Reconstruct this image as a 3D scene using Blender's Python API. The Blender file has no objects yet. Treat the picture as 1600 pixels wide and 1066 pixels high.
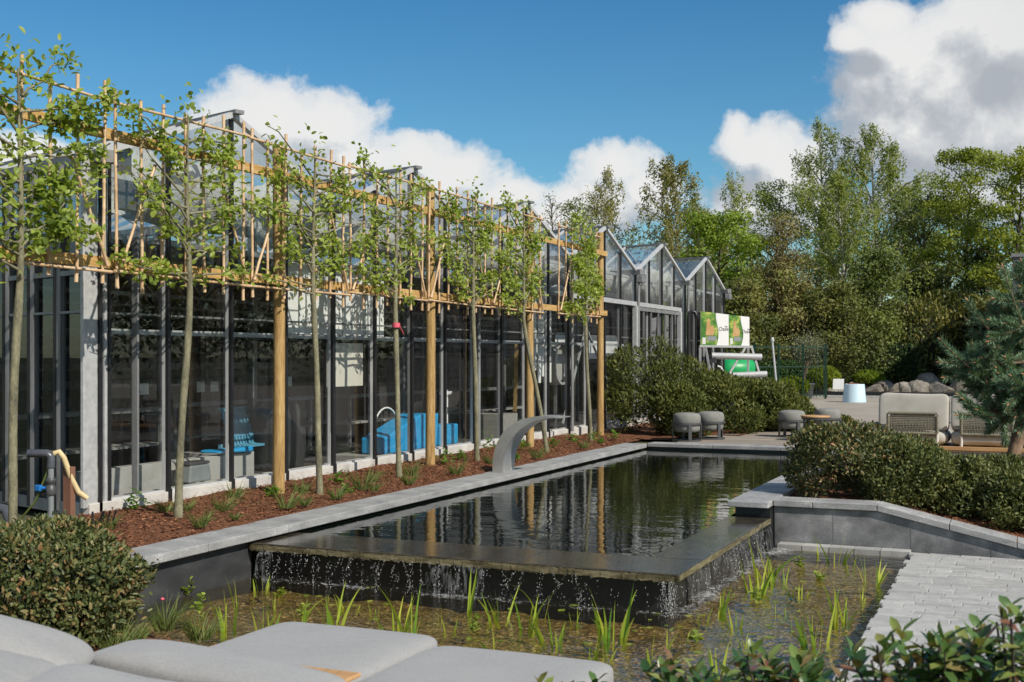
import bpy, math, random
import numpy as np
from mathutils import Vector, Matrix
R = math.radians
random.seed(11)
rs = np.random.RandomState(7)
scene = bpy.context.scene
col = scene.collection

# ------------------------------------------------------------------ camera frame (metres; pool coping top is z = 0)
EYE = 1.32; FOC = 1866.0; HORIZ = 557.0; YAW = R(23.46)
CA, SA = math.cos(YAW), math.sin(YAW)

def gp(u, v, z=0.0):
    """point of the level z seen at photo position u, v"""
    d = (EYE - z) * FOC / (v - HORIZ)
    t = (u - 800) / FOC
    return (d * (-SA + t * CA), d * (CA + t * SA), z)

def dp(u, v, d):
    """point at forward distance d"""
    t = (u - 800) / FOC
    return (d * (-SA + t * CA), d * (CA + t * SA), EYE + (HORIZ - v) * d / FOC)

# ------------------------------------------------------------------ mesh collecting
class MB:
    def __init__(self):
        self.v = []; self.f = []; self.s = []
    def add(self, vs, fs, smooth=False):
        o = len(self.v)
        self.v += [tuple(p) for p in vs]
        self.f += [tuple(i + o for i in f) for f in fs]
        self.s += [smooth] * len(fs)
        return self
    def box(self, c, s, M=None):
        x, y, z = s[0] / 2, s[1] / 2, s[2] / 2
        vs = [Vector((i * x, j * y, k * z)) for k in (-1, 1) for j in (-1, 1) for i in (-1, 1)]
        if M is not None: vs = [M @ p for p in vs]
        vs = [p + Vector(c) for p in vs]
        return self.add(vs, [(0, 2, 3, 1), (4, 5, 7, 6), (0, 1, 5, 4), (2, 6, 7, 3), (0, 4, 6, 2), (1, 3, 7, 5)])
    def span(self, a, b):
        return self.box([(a[i] + b[i]) / 2 for i in range(3)], [abs(b[i] - a[i]) for i in range(3)])
    def bar(self, a, b, w, h, up=(0, 0, 1)):
        a = Vector(a); b = Vector(b); d = b - a; L = d.length; d.normalize()
        u = Vector(up)
        if abs(d.dot(u)) > 0.98: u = Vector((0, 1, 0))
        s = d.cross(u).normalized(); t = s.cross(d)
        M = Matrix((s, d, t)).transposed()
        return self.box((a + b) / 2, (w, L, h), M)
    def tube(self, pts, r, n=8, cap=True, smooth=True):
        pts = [Vector(p) for p in pts]
        if not hasattr(r, '__len__'): r = [r] * len(pts)
        vs = []; prev = None
        for i, p in enumerate(pts):
            d = (pts[min(i + 1, len(pts) - 1)] - pts[max(i - 1, 0)])
            if d.length < 1e-9: d = Vector((0, 0, 1))
            d.normalize()
            if prev is None:
                u = Vector((1, 0, 0)) if abs(d.x) < 0.8 else Vector((0, 1, 0))
            else: u = prev
            s = (u - d * u.dot(d)).normalized(); t = d.cross(s); prev = s
            for k in range(n):
                a = 2 * math.pi * k / n
                vs.append(p + (s * math.cos(a) + t * math.sin(a)) * r[i])
        fs = [(i * n + k, i * n + (k + 1) % n, (i + 1) * n + (k + 1) % n, (i + 1) * n + k) for i in range(len(pts) - 1) for k in range(n)]
        self.add(vs, fs, smooth)
        if cap:
            self.add(vs[:n], [tuple(range(n - 1, -1, -1))]); self.add(vs[-n:], [tuple(range(n))])
        return self
    def lathe(self, prof, c=(0, 0, 0), n=24, smooth=True, capb=True, capt=True):
        vs = [(c[0] + r * math.cos(2 * math.pi * k / n), c[1] + r * math.sin(2 * math.pi * k / n), c[2] + z) for r, z in prof for k in range(n)]
        fs = [(i * n + k, i * n + (k + 1) % n, (i + 1) * n + (k + 1) % n, (i + 1) * n + k) for i in range(len(prof) - 1) for k in range(n)]
        self.add(vs, fs, smooth)
        if capb: self.add(vs[:n], [tuple(range(n - 1, -1, -1))], smooth)
        if capt: self.add(vs[-n:], [tuple(range(n))], smooth)
        return self
    def prism(self, poly, a, b, axis):
        """poly in the two other axes, extruded a..b along axis"""
        def P(p, t):
            q = list(p); q.insert(axis, t); return q
        n = len(poly)
        vs = [P(p, a) for p in poly] + [P(p, b) for p in poly]
        fs = [tuple(range(n - 1, -1, -1)), tuple(range(n, 2 * n))] + [(i, (i + 1) % n, n + (i + 1) % n, n + i) for i in range(n)]
        return self.add(vs, fs)
    def quad(self, a, b, c, d):
        return self.add([a, b, c, d], [(0, 1, 2, 3)])
    def superell(self, c, s, e=(4, 4), nu=40, nv=20, M=None, lump=0.0, seed=0):
        """pillow / rounded slab: half sizes s, e = exponents (plan, section)"""
        vs = []; fs = []
        def sp(x, p): return math.copysign(abs(x) ** (2.0 / p), x)
        ph = seed * 1.7
        for j in range(nv + 1):
            b = -math.pi / 2 + math.pi * j / nv
            for i in range(nu):
                a = 2 * math.pi * i / nu
                q = Vector((s[0] * sp(math.cos(b), e[1]) * sp(math.cos(a), e[0]), s[1] * sp(math.cos(b), e[1]) * sp(math.sin(a), e[0]), s[2] * sp(math.sin(b), e[1])))
                if lump:
                    k = lump * (math.sin(q.x * 9 + ph) * math.sin(q.y * 8 + 2 * ph) + .5 * math.sin(q.x * 17 + q.z * 13 + ph))
                    q = q + Vector((0, 0, k * (1 if b > 0 else -1)))
                if M is not None: q = M @ q
                vs.append(q + Vector(c))
        for j in range(nv):
            for i in range(nu):
                fs.append((j * nu + i, j * nu + (i + 1) % nu, (j + 1) * nu + (i + 1) % nu, (j + 1) * nu + i))
        return self.add(vs, fs, True)

def wloc(o):
    p = Vector((0, 0, 0))
    while o is not None:
        p += o.location; o = o.parent
    return p

def finish(name, me, mat, parent=None, bevel=0, kind=None, label=None, cat=None, group=None, seg=2):
    o = bpy.data.objects.new(name, me); col.objects.link(o)
    if mat is not None: me.materials.append(mat)
    if parent is not None: o.parent = parent
    if bevel:
        m = o.modifiers.new('bevel', 'BEVEL'); m.width = bevel; m.segments = seg; m.limit_method = 'ANGLE'; m.angle_limit = R(40)
    if kind: o['kind'] = kind
    if label: o['label'] = label
    if cat: o['category'] = cat
    if group: o['group'] = group
    return o

def obj(name, mb, mat, parent=None, local=False, **k):
    me = bpy.data.meshes.new(name)
    off = Vector((0, 0, 0)) if (parent is None or local) else wloc(parent)
    base = None
    vs = mb.v
    if parent is not None and not local:
        vs = [(p[0] - off.x, p[1] - off.y, p[2] - off.z) for p in vs]
    me.from_pydata(vs, [], mb.f)
    me.polygons.foreach_set('use_smooth', mb.s)
    me.update()
    return finish(name, me, mat, parent, **k)

def npmesh(name, V, F):
    """V (n,3), F (m,4) quads"""
    me = bpy.data.meshes.new(name)
    V = np.asarray(V, dtype=np.float32); F = np.asarray(F, dtype=np.int32)
    m, k = F.shape
    me.vertices.add(len(V)); me.vertices.foreach_set('co', V.ravel())
    me.loops.add(m * k); me.loops.foreach_set('vertex_index', F.ravel())
    me.polygons.add(m); me.polygons.foreach_set('loop_start', np.arange(0, m * k, k, dtype=np.int32))
    me.update(calc_edges=True)
    return me

def unit(a):
    return a / np.maximum(np.linalg.norm(a, axis=1, keepdims=True), 1e-9)

def leaf_arrays(P, D, Nn, L, W, fold=0.25, droop=0.0):
    """one folded quad per leaf: base, side, tip, side"""
    P = np.asarray(P, float); n = len(P)
    D = unit(np.asarray(D, float)); S = unit(np.cross(D, Nn)); U = np.cross(S, D)
    L = np.broadcast_to(np.asarray(L, float), (n,))[:, None]; W = np.broadcast_to(np.asarray(W, float), (n,))[:, None]
    mid = P + D * L * .48
    tip = P + D * L - U * L * droop
    a = mid + S * W * .5 + U * W * fold; b = mid - S * W * .5 + U * W * fold
    V = np.stack([P, a, tip, b], 1).reshape(-1, 3)
    F = np.arange(4 * n).reshape(-1, 4)
    return V, F

def leaf_fine(P, D, Nn, L, W, fold=0.15, droop=0.1):
    """rounded folded leaf of eight triangles"""
    P = np.asarray(P, float); n = len(P)
    D = unit(np.asarray(D, float)); S = unit(np.cross(D, Nn)); U = np.cross(S, D)
    L = np.broadcast_to(np.asarray(L, float), (n,))[:, None]; W = np.broadcast_to(np.asarray(W, float), (n,))[:, None]
    m1 = P + D * L * .3; m2 = P + D * L * .7 - U * L * droop * .4; tip = P + D * L - U * L * droop
    l1 = m1 + S * W * .43 + U * W * fold; r1 = m1 - S * W * .43 + U * W * fold
    l2 = m2 + S * W * .42 + U * W * fold; r2 = m2 - S * W * .42 + U * W * fold
    V = np.stack([P, m1, m2, tip, l1, l2, r1, r2], 1).reshape(-1, 3)
    f = np.array([(0, 1, 4), (1, 2, 5), (1, 5, 4), (2, 3, 5), (0, 6, 1), (1, 6, 7), (1, 7, 2), (2, 7, 3)])
    F = (f[None] + 8 * np.arange(n)[:, None, None]).reshape(-1, 3)
    return V, F

def join_arrays(parts):
    Vs = []; Fs = []; o = 0
    for V, F in parts:
        Vs.append(V); Fs.append(F + o); o += len(V)
    return np.concatenate(Vs), np.concatenate(Fs)

def leafobj(name, arr, mat, parent=None, local=False, **k):
    V, F = arr
    if parent is not None and not local: V = V - np.array(wloc(parent))
    return finish(name, npmesh(name, V, F), mat, parent, **k)

def thing(name, label, cat, loc=(0, 0, 0), rz=0.0, group=None):
    o = bpy.data.objects.new(name, None); col.objects.link(o)
    o.location = loc; o.rotation_euler = (0, 0, rz); o.empty_display_size = .1
    o['label'] = label; o['category'] = cat
    if group: o['group'] = group
    return o

def copy_tree(o, loc=None, rz=None, label=None, parent=None, scale=None):
    c = o.copy(); col.objects.link(c); c.parent = parent
    for ch in list(o.children): copy_tree(ch, parent=c)
    if loc is not None: c.location = loc
    if rz is not None: c.rotation_euler = (0, 0, rz)
    if label: c['label'] = label
    if scale is not None: c.scale = scale
    return c

# ------------------------------------------------------------------ materials
class NT:
    def __init__(self, name):
        self.m = bpy.data.materials.new(name); self.m.use_nodes = True
        self.t = self.m.node_tree; self.t.nodes.clear()
        self.out = self.t.nodes.new('ShaderNodeOutputMaterial')
    def n(self, typ, **k):
        nd = self.t.nodes.new('ShaderNode' + typ)
        for a, b in k.items():
            if a in nd.inputs: self.set(nd.inputs[a], b)
            else: setattr(nd, a, b)
        return nd
    def set(self, sock, v):
        if hasattr(v, 'bl_idname') and hasattr(v, 'is_output'): self.t.links.new(v, sock)
        else:
            if hasattr(sock.default_value, '__len__') and hasattr(v, '__len__') and len(sock.default_value) == 4 and len(v) == 3: v = tuple(v) + (1,)
            sock.default_value = v
    def link(self, a, b): self.t.links.new(a, b)
    def math(self, op, a, b=None, c=None, clamp=False):
        nd = self.t.nodes.new('ShaderNodeMath'); nd.operation = op; nd.use_clamp = clamp
        self.set(nd.inputs[0], a)
        if b is not None: self.set(nd.inputs[1], b)
        if c is not None: self.set(nd.inputs[2], c)
        return nd.outputs[0]
    def ramp(self, fac, stops, interp='LINEAR'):
        nd = self.t.nodes.new('ShaderNodeValToRGB'); cr = nd.color_ramp; cr.interpolation = interp
        while len(cr.elements) > 1: cr.elements.remove(cr.elements[-1])
        cr.elements[0].position = stops[0][0]
        cr.elements[0].color = tuple(stops[0][1]) + (1,)
        for p, c in stops[1:]:
            e = cr.elements.new(p); e.color = tuple(c) + (1,)
        self.set(nd.inputs[0], fac)
        return nd.outputs[0]
    def mix(self, fac, a, b, blend='MIX'):
        nd = self.t.nodes.new('ShaderNodeMix'); nd.data_type = 'RGBA'; nd.blend_type = blend
        self.set(nd.inputs[0], fac); self.set(nd.inputs[6], a); self.set(nd.inputs[7], b)
        return nd.outputs[2]
    def coord(self, scale=(1, 1, 1), which='Position'):
        if which == 'Position': s = self.n('NewGeometry').outputs['Position']
        else: s = self.n('TexCoord').outputs[which]
        mp = self.n('Mapping'); mp.inputs['Scale'].default_value = scale
        self.link(s, mp.inputs['Vector']); return mp.outputs[0]
    def noise(self, vec, scale=5, detail=4, rough=.55, dist=0.0):
        nd = self.n('TexNoise'); self.link(vec, nd.inputs['Vector'])
        nd.inputs['Scale'].default_value = scale; nd.inputs['Detail'].default_value = detail
        nd.inputs['Roughness'].default_value = rough; nd.inputs['Distortion'].default_value = dist
        return nd.outputs[0]
    def bump(self, h, strength=.3, dist=.01):
        nd = self.n('Bump'); nd.inputs['Strength'].default_value = strength; nd.inputs['Distance'].default_value = dist
        self.link(h, nd.inputs['Height']); return nd.outputs[0]
    def done(self, shader):
        self.link(shader, self.out.inputs['Surface']); return self.m

def pmat(name, stops, scale=6, stretch=(1, 1, 1), rough=.6, bump=.3, bdist=.01, detail=5, metal=0.0, coord='Position', fine=60, finew=.25, spec=.5, rvar=.1, coat=0.0, rnd=None):
    """noise-ramped principled surface: stops are colours from low to high"""
    t = NT(name); v = t.coord(stretch, coord)
    a = t.noise(v, scale, detail); b = t.noise(v, fine, 3)
    h = t.math('ADD', t.math('MULTIPLY', a, 1 - finew), t.math('MULTIPLY', b, finew))
    n = len(stops)
    c = t.ramp(h, [(.28 + .44 * i / max(n - 1, 1), s) for i, s in enumerate(stops)])
    if rnd:
        g = t.n('NewGeometry').outputs['Random Per Island']
        k = t.math('MULTIPLY_ADD', g, rnd, 1 - rnd / 2)
        c = t.mix(1.0, c, t.n('CombineColor', Red=k, Green=k, Blue=k).outputs[0], 'MULTIPLY')
    p = t.n('BsdfPrincipled'); t.link(c, p.inputs['Base Color'])
    t.set(p.inputs['Roughness'], t.math('MULTIPLY_ADD', b, rvar * 2, rough - rvar))
    p.inputs['Metallic'].default_value = metal; p.inputs['Specular IOR Level'].default_value = spec
    p.inputs['Coat Weight'].default_value = coat
    if bump: t.link(t.bump(h, bump, bdist), p.inputs['Normal'])
    return t.done(p.outputs[0])

def leafmat(name, stops, trans=.35, rough=.45, spec=.35, big=.6, bigw=.45, tint=(1.25, 1.2, .55)):
    t = NT(name)
    g = t.n('NewGeometry').outputs['Random Per Island']
    n = t.noise(t.coord(), big, 2)
    f = t.math('ADD', t.math('MULTIPLY', g, 1 - bigw), t.math('MULTIPLY', t.math('MULTIPLY_ADD', n, 2.2, -.6, True), bigw))
    k = len(stops)
    c = t.ramp(f, [(.08 + .84 * i / max(k - 1, 1), s) for i, s in enumerate(stops)])
    p = t.n('BsdfPrincipled'); t.link(c, p.inputs['Base Color']); p.inputs['Roughness'].default_value = rough
    p.inputs['Specular IOR Level'].default_value = spec
    tr = t.n('BsdfTranslucent'); t.link(t.mix(1.0, c, tint, 'MULTIPLY'), tr.inputs['Color'])
    mx = t.n('MixShader'); mx.inputs[0].default_value = trans
    t.link(p.outputs[0], mx.inputs[1]); t.link(tr.outputs[0], mx.inputs[2])
    return t.done(mx.outputs[0])

def glassmat(name, tint=(.8, .83, .82), dirt=.06, dirtcol=(.5, .5, .48), dscale=(1, 1, .35), refl=1.0, streak=3.0):
    t = NT(name)
    lw = t.n('LayerWeight'); lw.inputs['Blend'].default_value = .5
    fz = t.math('MULTIPLY_ADD', t.math('POWER', lw.outputs['Facing'], 5.0), .92, .07)
    tr = t.n('BsdfTransparent', Color=tint); gl = t.n('BsdfGlossy'); gl.inputs['Roughness'].default_value = .0
    gl.inputs['Color'].default_value = (.95, .97, 1, 1)
    n0 = t.noise(t.coord((1, 1, 1)), .9, 2)
    t.link(t.bump(n0, .02, .05), gl.inputs['Normal'])
    m1 = t.n('MixShader'); t.set(m1.inputs[0], t.math('MULTIPLY', fz, refl, clamp=True))
    t.link(tr.outputs[0], m1.inputs[1]); t.link(gl.outputs[0], m1.inputs[2])
    df = t.n('BsdfDiffuse', Color=dirtcol); dt = t.n('BsdfTranslucent', Color=dirtcol)
    md = t.n('MixShader'); md.inputs[0].default_value = .45; t.link(df.outputs[0], md.inputs[1]); t.link(dt.outputs[0], md.inputs[2])
    nz = t.noise(t.coord(dscale), streak, 5, .6); nf = t.noise(t.coord(), 45, 2)
    f = t.math('MULTIPLY', t.math('MULTIPLY_ADD', t.math('ADD', nz, t.math('MULTIPLY', nf, .35)), 2.4, -1.15, True), dirt * 2)
    m2 = t.n('MixShader'); t.set(m2.inputs[0], f)
    t.link(m1.outputs[0], m2.inputs[1]); t.link(md.outputs[0], m2.inputs[2])
    return t.done(m2.outputs[0])

M = {}
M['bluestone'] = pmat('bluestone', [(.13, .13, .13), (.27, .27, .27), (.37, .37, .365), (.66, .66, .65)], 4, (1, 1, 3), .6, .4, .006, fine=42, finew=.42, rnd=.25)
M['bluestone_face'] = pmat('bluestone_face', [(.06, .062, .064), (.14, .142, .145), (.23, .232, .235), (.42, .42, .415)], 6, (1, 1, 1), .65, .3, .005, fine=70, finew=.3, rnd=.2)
M['mortar'] = pmat('mortar', [(.35, .34, .32), (.5, .49, .46)], 20, rough=.9)
M['wet_stone'] = pmat('wet_stone', [(.016, .014, .01), (.034, .028, .02), (.062, .052, .034), (.105, .09, .06)], 9, (1, 1, 1), .13, .3, .004, fine=60, finew=.4, rnd=.2, spec=.7, rvar=.1)
M['wet_edge'] = pmat('wet_edge', [(.03, .026, .016), (.1, .085, .045), (.22, .19, .11), (.3, .27, .18)], 6, (1, 1, 5), .4, .6, .01, fine=40)
M['black_liner'] = pmat('black_liner', [(.006, .006, .007), (.014, .014, .015), (.026, .026, .026)], 5, (1, 1, .4), .35, .25, .008)
M['liner_grey'] = pmat('liner_grey', [(.022, .023, .025), (.038, .04, .043), (.065, .066, .068)], 4, (1, 1, 2), .5, .25, .008)
M['concrete'] = pmat('concrete', [(.3, .285, .26), (.46, .44, .41), (.56, .54, .5), (.64, .62, .58)], 4, (1, 1, .5), .85, .4, .008, fine=50)
M['inner_concrete'] = pmat('inner_concrete', [(.3, .29, .27), (.38, .37, .35), (.43, .42, .4)], 3, rough=.8)
M['galv'] = pmat('galvanised_steel', [(.36, .365, .37), (.46, .465, .47), (.56, .565, .57)], 22, rough=.5, bump=.05, metal=.2, fine=8, finew=.3)
M['galv_dark'] = pmat('weathered_aluminium', [(.14, .143, .145), (.22, .222, .225), (.31, .312, .315)], 6, (1, 1, .3), .5, .08, metal=.2)
M['alu'] = pmat('roof_aluminium', [(.5, .505, .51), (.62, .625, .63)], 8, rough=.45, bump=.05, metal=.2)
M['rubber'] = pmat('black_rubber', [(.008, .008, .009), (.018, .018, .02)], 12, rough=.5)
M['timber'] = pmat('treated_timber', [(.13, .075, .028), (.33, .2, .075), (.46, .31, .13), (.56, .42, .22)], 5, (4, 4, .4), .75, .6, .01, fine=26, finew=.45, spec=.25)
M['timber_beam'] = pmat('timber_beam', [(.2, .11, .04), (.42, .25, .085), (.53, .345, .14), (.62, .45, .23)], 5, (4, .4, 4), .75, .6, .008, fine=26, finew=.45, spec=.25)
M['bamboo'] = pmat('bamboo_cane', [(.33, .2, .1), (.52, .34, .19), (.62, .44, .27), (.66, .5, .33)], 7, (1, 1, .6), .5, .2, .004, rnd=.35)
M['bark'] = pmat('young_bark', [(.05, .047, .035), (.14, .13, .082), (.235, .22, .135), (.36, .34, .25)], 10, (1, 1, .5), .85, .8, .012, fine=60, finew=.4)
M['dark_bark'] = pmat('dark_bark', [(.025, .02, .015), (.06, .05, .038), (.1, .085, .065)], 8, (1, 1, .3), .9, .6)
M['birch_bark'] = pmat('birch_bark', [(.05, .045, .04), (.3, .28, .25), (.5, .48, .44), (.6, .58, .55)], 2.5, (1, 1, 2.5), .8, .3)
M['pine_bark'] = pmat('pine_bark', [(.07, .045, .03), (.19, .125, .08), (.3, .21, .14)], 18, (1, 1, .5), .9, .9, .02)
M['mulch'] = pmat('bark_mulch', [(.05, .022, .012), (.13, .055, .028), (.2, .088, .046), (.27, .13, .075)], 38, rough=.9, bump=.9, bdist=.03, fine=120, finew=.4, spec=.2)
M['chips'] = pmat('mulch_chip', [(.11, .042, .02), (.21, .088, .044), (.32, .15, .085)], 9, rough=.85, bump=0, rnd=1.1, spec=.2)
M['sett'] = pmat('stone_sett', [(.25, .25, .245), (.34, .337, .325), (.4, .395, .375), (.5, .49, .465)], 7, (1, 1, 1), .75, .4, .006, fine=60, finew=.4, rnd=.24)
M['sand_joint'] = pmat('sand_joint', [(.25, .24, .22), (.42, .41, .38)], 30, rough=.95)
M['deck'] = pmat('weathered_deck', [(.2, .165, .13), (.29, .245, .195), (.36, .31, .255)], 3, (.5, 5, 5), .75, .3, .005, fine=20, rnd=.3)
M['plaza'] = pmat('plaza_paving', [(.26, .225, .185), (.33, .29, .24), (.39, .345, .29)], .8, rough=.85, bump=.2, fine=8)
M['soil'] = pmat('ground_soil', [(.03, .032, .014), (.06, .065, .025), (.1, .095, .045)], .9, rough=.95, bump=.4, fine=15, finew=.4)
M['stainless'] = pmat('brushed_stainless', [(.45, .45, .44), (.58, .58, .56), (.68, .68, .66)], 3, (1, 8, 1), .36, .04, metal=.7, fine=30, rvar=.06)
M['grey_fabric'] = pmat('grey_woven_fabric', [(.2, .203, .208), (.265, .268, .273), (.31, .313, .318)], 9, rough=.95, bump=.5, bdist=.003, fine=330, finew=.5, spec=.1)
M['beige_fabric'] = pmat('beige_fabric', [(.36, .34, .3), (.44, .42, .375), (.49, .465, .42)], 6, rough=.95, bump=.2, bdist=.004, fine=160, finew=.35, spec=.1)
M['stool_fabric'] = pmat('stool_fabric', [(.16, .16, .15), (.22, .22, .205), (.26, .26, .245)], 7, rough=.95, bump=.3, bdist=.004, fine=150, finew=.35, spec=.1)
def fabric(name, c0, c1):
    t = NT(name); v = t.coord()
    a = t.noise(t.coord((1, 14, 3)), 70, 3, .6); b = t.noise(t.coord((14, 1, 3)), 70, 3, .6); big = t.noise(v, 3.5, 3)
    h = t.math('MULTIPLY', t.math('ADD', a, b), .5)
    f = t.math('MULTIPLY_ADD', h, 3.0, -1.0, True); f2 = t.math('ADD', t.math('MULTIPLY', f, .75), t.math('MULTIPLY', big, .25))
    p = t.n('BsdfPrincipled'); t.link(t.ramp(f2, [(0, c0), (1, c1)]), p.inputs['Base Color']); p.inputs['Roughness'].default_value = .95
    p.inputs['Specular IOR Level'].default_value = .15; p.inputs['Sheen Weight'].default_value = .15
    cr = t.noise(t.coord((1, 2, 1)), 5, 2, .5, 1.2)
    t.link(t.bump(t.math('ADD', t.math('MULTIPLY', h, .12), cr), .5, .012), p.inputs['Normal'])
    return t.done(p.outputs[0])
M['grey_fabric'] = fabric('grey_woven_fabric', (.19, .19, .188), (.41, .41, .405))
M['piping_and_shade'] = pmat('dark_piping_and_shade', [(.09, .09, .095), (.14, .14, .145)], 20, rough=.9)
M['teak'] = pmat('teak_wood', [(.38, .2, .085), (.5, .29, .13), (.58, .36, .18)], 5, (.6, 6, 6), .55, .2, .003, fine=25)
M['dark_metal'] = pmat('dark_painted_metal', [(.05, .052, .056), (.075, .078, .083)], 9, rough=.45, bump=.03)
M['black_metal'] = pmat('black_painted_metal', [(.012, .012, .013), (.022, .022, .024)], 9, rough=.4, bump=.03)
M['white_metal'] = pmat('off_white_metal', [(.62, .6, .56), (.72, .7, .66)], 9, rough=.45, bump=.03)
M['rope'] = pmat('olive_rope', [(.13, .125, .09), (.2, .19, .14), (.26, .245, .19)], 60, rough=.95, bump=.6)
M['grey_board'] = pmat('grey_timber_board', [(.22, .21, .195), (.3, .29, .27), (.36, .35, .325)], 4, (.5, 5, 5), .8, .3)
M['pvc'] = pmat('grey_pvc', [(.17, .19, .2), (.23, .25, .26)], 8, rough=.4, bump=.04)
M['pvc_dark'] = pmat('dark_pvc', [(.05, .055, .068), (.085, .09, .105)], 8, rough=.28, bump=.04)
M['hose'] = pmat('cream_hose', [(.52, .4, .2), (.64, .52, .29)], 12, rough=.5, bump=.1)
M['blue_plastic'] = pmat('blue_plastic', [(.01, .13, .42), (.02, .2, .55)], 6, rough=.4, bump=.1)
M['blue_tarp'] = pmat('bright_blue_sheet', [(.015, .27, .58), (.03, .38, .72)], 4, rough=.4, bump=.4, bdist=.03)
M['teal_plastic'] = pmat('pale_blue_plastic', [(.08, .28, .42), (.14, .4, .55)], 8, rough=.5, bump=.1)
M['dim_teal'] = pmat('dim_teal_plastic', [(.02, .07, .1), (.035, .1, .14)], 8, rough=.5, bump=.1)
M['rust_post'] = pmat('red_brown_post', [(.16, .075, .045), (.25, .125, .08)], 8, rough=.7)
M['white_panel'] = pmat('white_panel', [(.82, .82, .81), (.88, .88, .87)], 4, rough=.6, bump=.05)
M['cream_board'] = pmat('cream_board', [(.6, .57, .5), (.68, .65, .58)], 4, rough=.8, bump=.1)
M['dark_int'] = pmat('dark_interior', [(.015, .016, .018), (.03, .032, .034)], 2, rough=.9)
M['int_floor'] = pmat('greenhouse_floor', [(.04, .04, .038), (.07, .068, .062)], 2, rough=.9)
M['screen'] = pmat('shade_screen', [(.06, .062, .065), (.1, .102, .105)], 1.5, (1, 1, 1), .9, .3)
M['roll'] = pmat('bunched_screen', [(.36, .36, .34), (.5, .5, .47), (.58, .58, .55)], 5, rough=.9, bump=.9, bdist=.08, fine=20)
M['truss'] = pmat('truss_steel', [(.15, .155, .16), (.21, .215, .22)], 8, rough=.5, metal=.3)
M['rock'] = pmat('boulder_stone', [(.17, .15, .125), (.29, .26, .22), (.39, .36, .31), (.46, .43, .38)], 5, rough=.9, bump=.8, bdist=.05, fine=25)
M['dark_rock'] = pmat('dark_boulder', [(.08, .072, .06), (.19, .172, .145), (.33, .3, .255)], 4, rough=.9, bump=.8, bdist=.05, fine=25)
M['pale_blue'] = pmat('pale_blue_enamel', [(.5, .66, .76), (.6, .76, .85)], 4, rough=.4, bump=.03)
M['green_paint'] = pmat('bright_green_plastic', [(.005, .26, .07), (.015, .36, .11)], 5, rough=.4, bump=.05)
M['fence_green'] = pmat('dark_green_paint', [(.006, .028, .016), (.011, .045, .026)], 9, rough=.5, bump=.03)
M['slate'] = pmat('dark_slate', [(.05, .052, .058), (.085, .088, .095), (.12, .123, .13)], 5, (1, 1, 3), .7, .5, .02)
M['pot'] = pmat('anthracite_pot', [(.06, .065, .075), (.095, .1, .11)], 6, rough=.6)
M['paper'] = pmat('white_paper', [(.7, .7, .69), (.78, .78, .77)], 8, rough=.8, bump=.03)
M['pink_tape'] = pmat('pink_ribbon', [(.65, .08, .12), (.75, .14, .2)], 8, rough=.6)
M['gravel'] = None
# foliage
M['pleach'] = leafmat('pear_leaf', [(.11, .17, .028), (.23, .31, .05), (.36, .45, .085), (.5, .57, .18)], .48, .4, big=2.5)
M['shrub'] = leafmat('evergreen_shrub_leaf', [(.03, .045, .018), (.065, .09, .03), (.11, .135, .045), (.18, .175, .065), (.32, .18, .085)], .18, .42, .3, big=4, bigw=.25)
M['shrub2'] = leafmat('planter_shrub_leaf', [(.04, .055, .02), (.09, .115, .036), (.165, .185, .062), (.28, .27, .11)], .25, .45, .28, big=3, bigw=.35)
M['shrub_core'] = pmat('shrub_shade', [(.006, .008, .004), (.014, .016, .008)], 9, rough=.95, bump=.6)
M['yew'] = leafmat('yew_needle', [(.032, .05, .014), (.075, .098, .023), (.135, .155, .038), (.24, .24, .07)], .2, .5, .25, big=2.2, bigw=.4)
M['photinia'] = leafmat('glossy_foreground_leaf', [(.02, .06, .02), (.05, .115, .032), (.1, .18, .045), (.24, .3, .075), (.2, .08, .06)], .25, .28, .55, big=9, bigw=.15)
M['pine'] = leafmat('pine_needle', [(.06, .12, .07), (.12, .21, .12), (.2, .31, .18), (.3, .4, .24)], .15, .45, .3, big=3, bigw=.3)
M['bud'] = pmat('pine_bud', [(.3, .13, .06), (.45, .24, .12)], 30, rough=.8)
M['reed'] = leafmat('reed_blade', [(.1, .22, .03), (.24, .38, .045), (.42, .52, .06), (.58, .6, .1)], .45, .4, .35, big=5, bigw=.2)
M['tuft'] = leafmat('bed_grass_blade', [(.07, .11, .03), (.15, .2, .05), (.24, .27, .09)], .35, .5, .25, big=5, bigw=.2)
M['lush'] = leafmat('bed_leaf', [(.06, .16, .025), (.13, .27, .04), (.22, .36, .07)], .4, .4, .35, big=5, bigw=.2)
M['lily'] = leafmat('marsh_leaf', [(.12, .2, .03), (.25, .34, .05), (.42, .46, .09)], .35, .35, .4, big=5, bigw=.2)
M['birch'] = leafmat('birch_leaf', [(.1, .14, .035), (.19, .24, .06), (.3, .35, .095), (.42, .45, .15)], .5, .5, .25, big=.35, bigw=.45)
M['birch_y'] = leafmat('brownish_birch_leaf', [(.13, .135, .04), (.22, .22, .07), (.33, .315, .105), (.44, .41, .16)], .5, .5, .25, big=.35, bigw=.4)
M['maple'] = leafmat('bright_maple_leaf', [(.08, .14, .016), (.16, .25, .026), (.25, .35, .045), (.35, .43, .075)], .45, .5, .25, big=.4, bigw=.45)
M['maple_y'] = leafmat('yellow_green_leaf', [(.12, .16, .02), (.22, .275, .035), (.36, .4, .065), (.5, .52, .12)], .5, .5, .25, big=.4, bigw=.45)
M['dark_tree'] = leafmat('dark_tree_leaf', [(.055, .08, .02), (.115, .155, .04), (.2, .24, .065), (.31, .33, .1)], .3, .5, .25, big=.3, bigw=.5)
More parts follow.
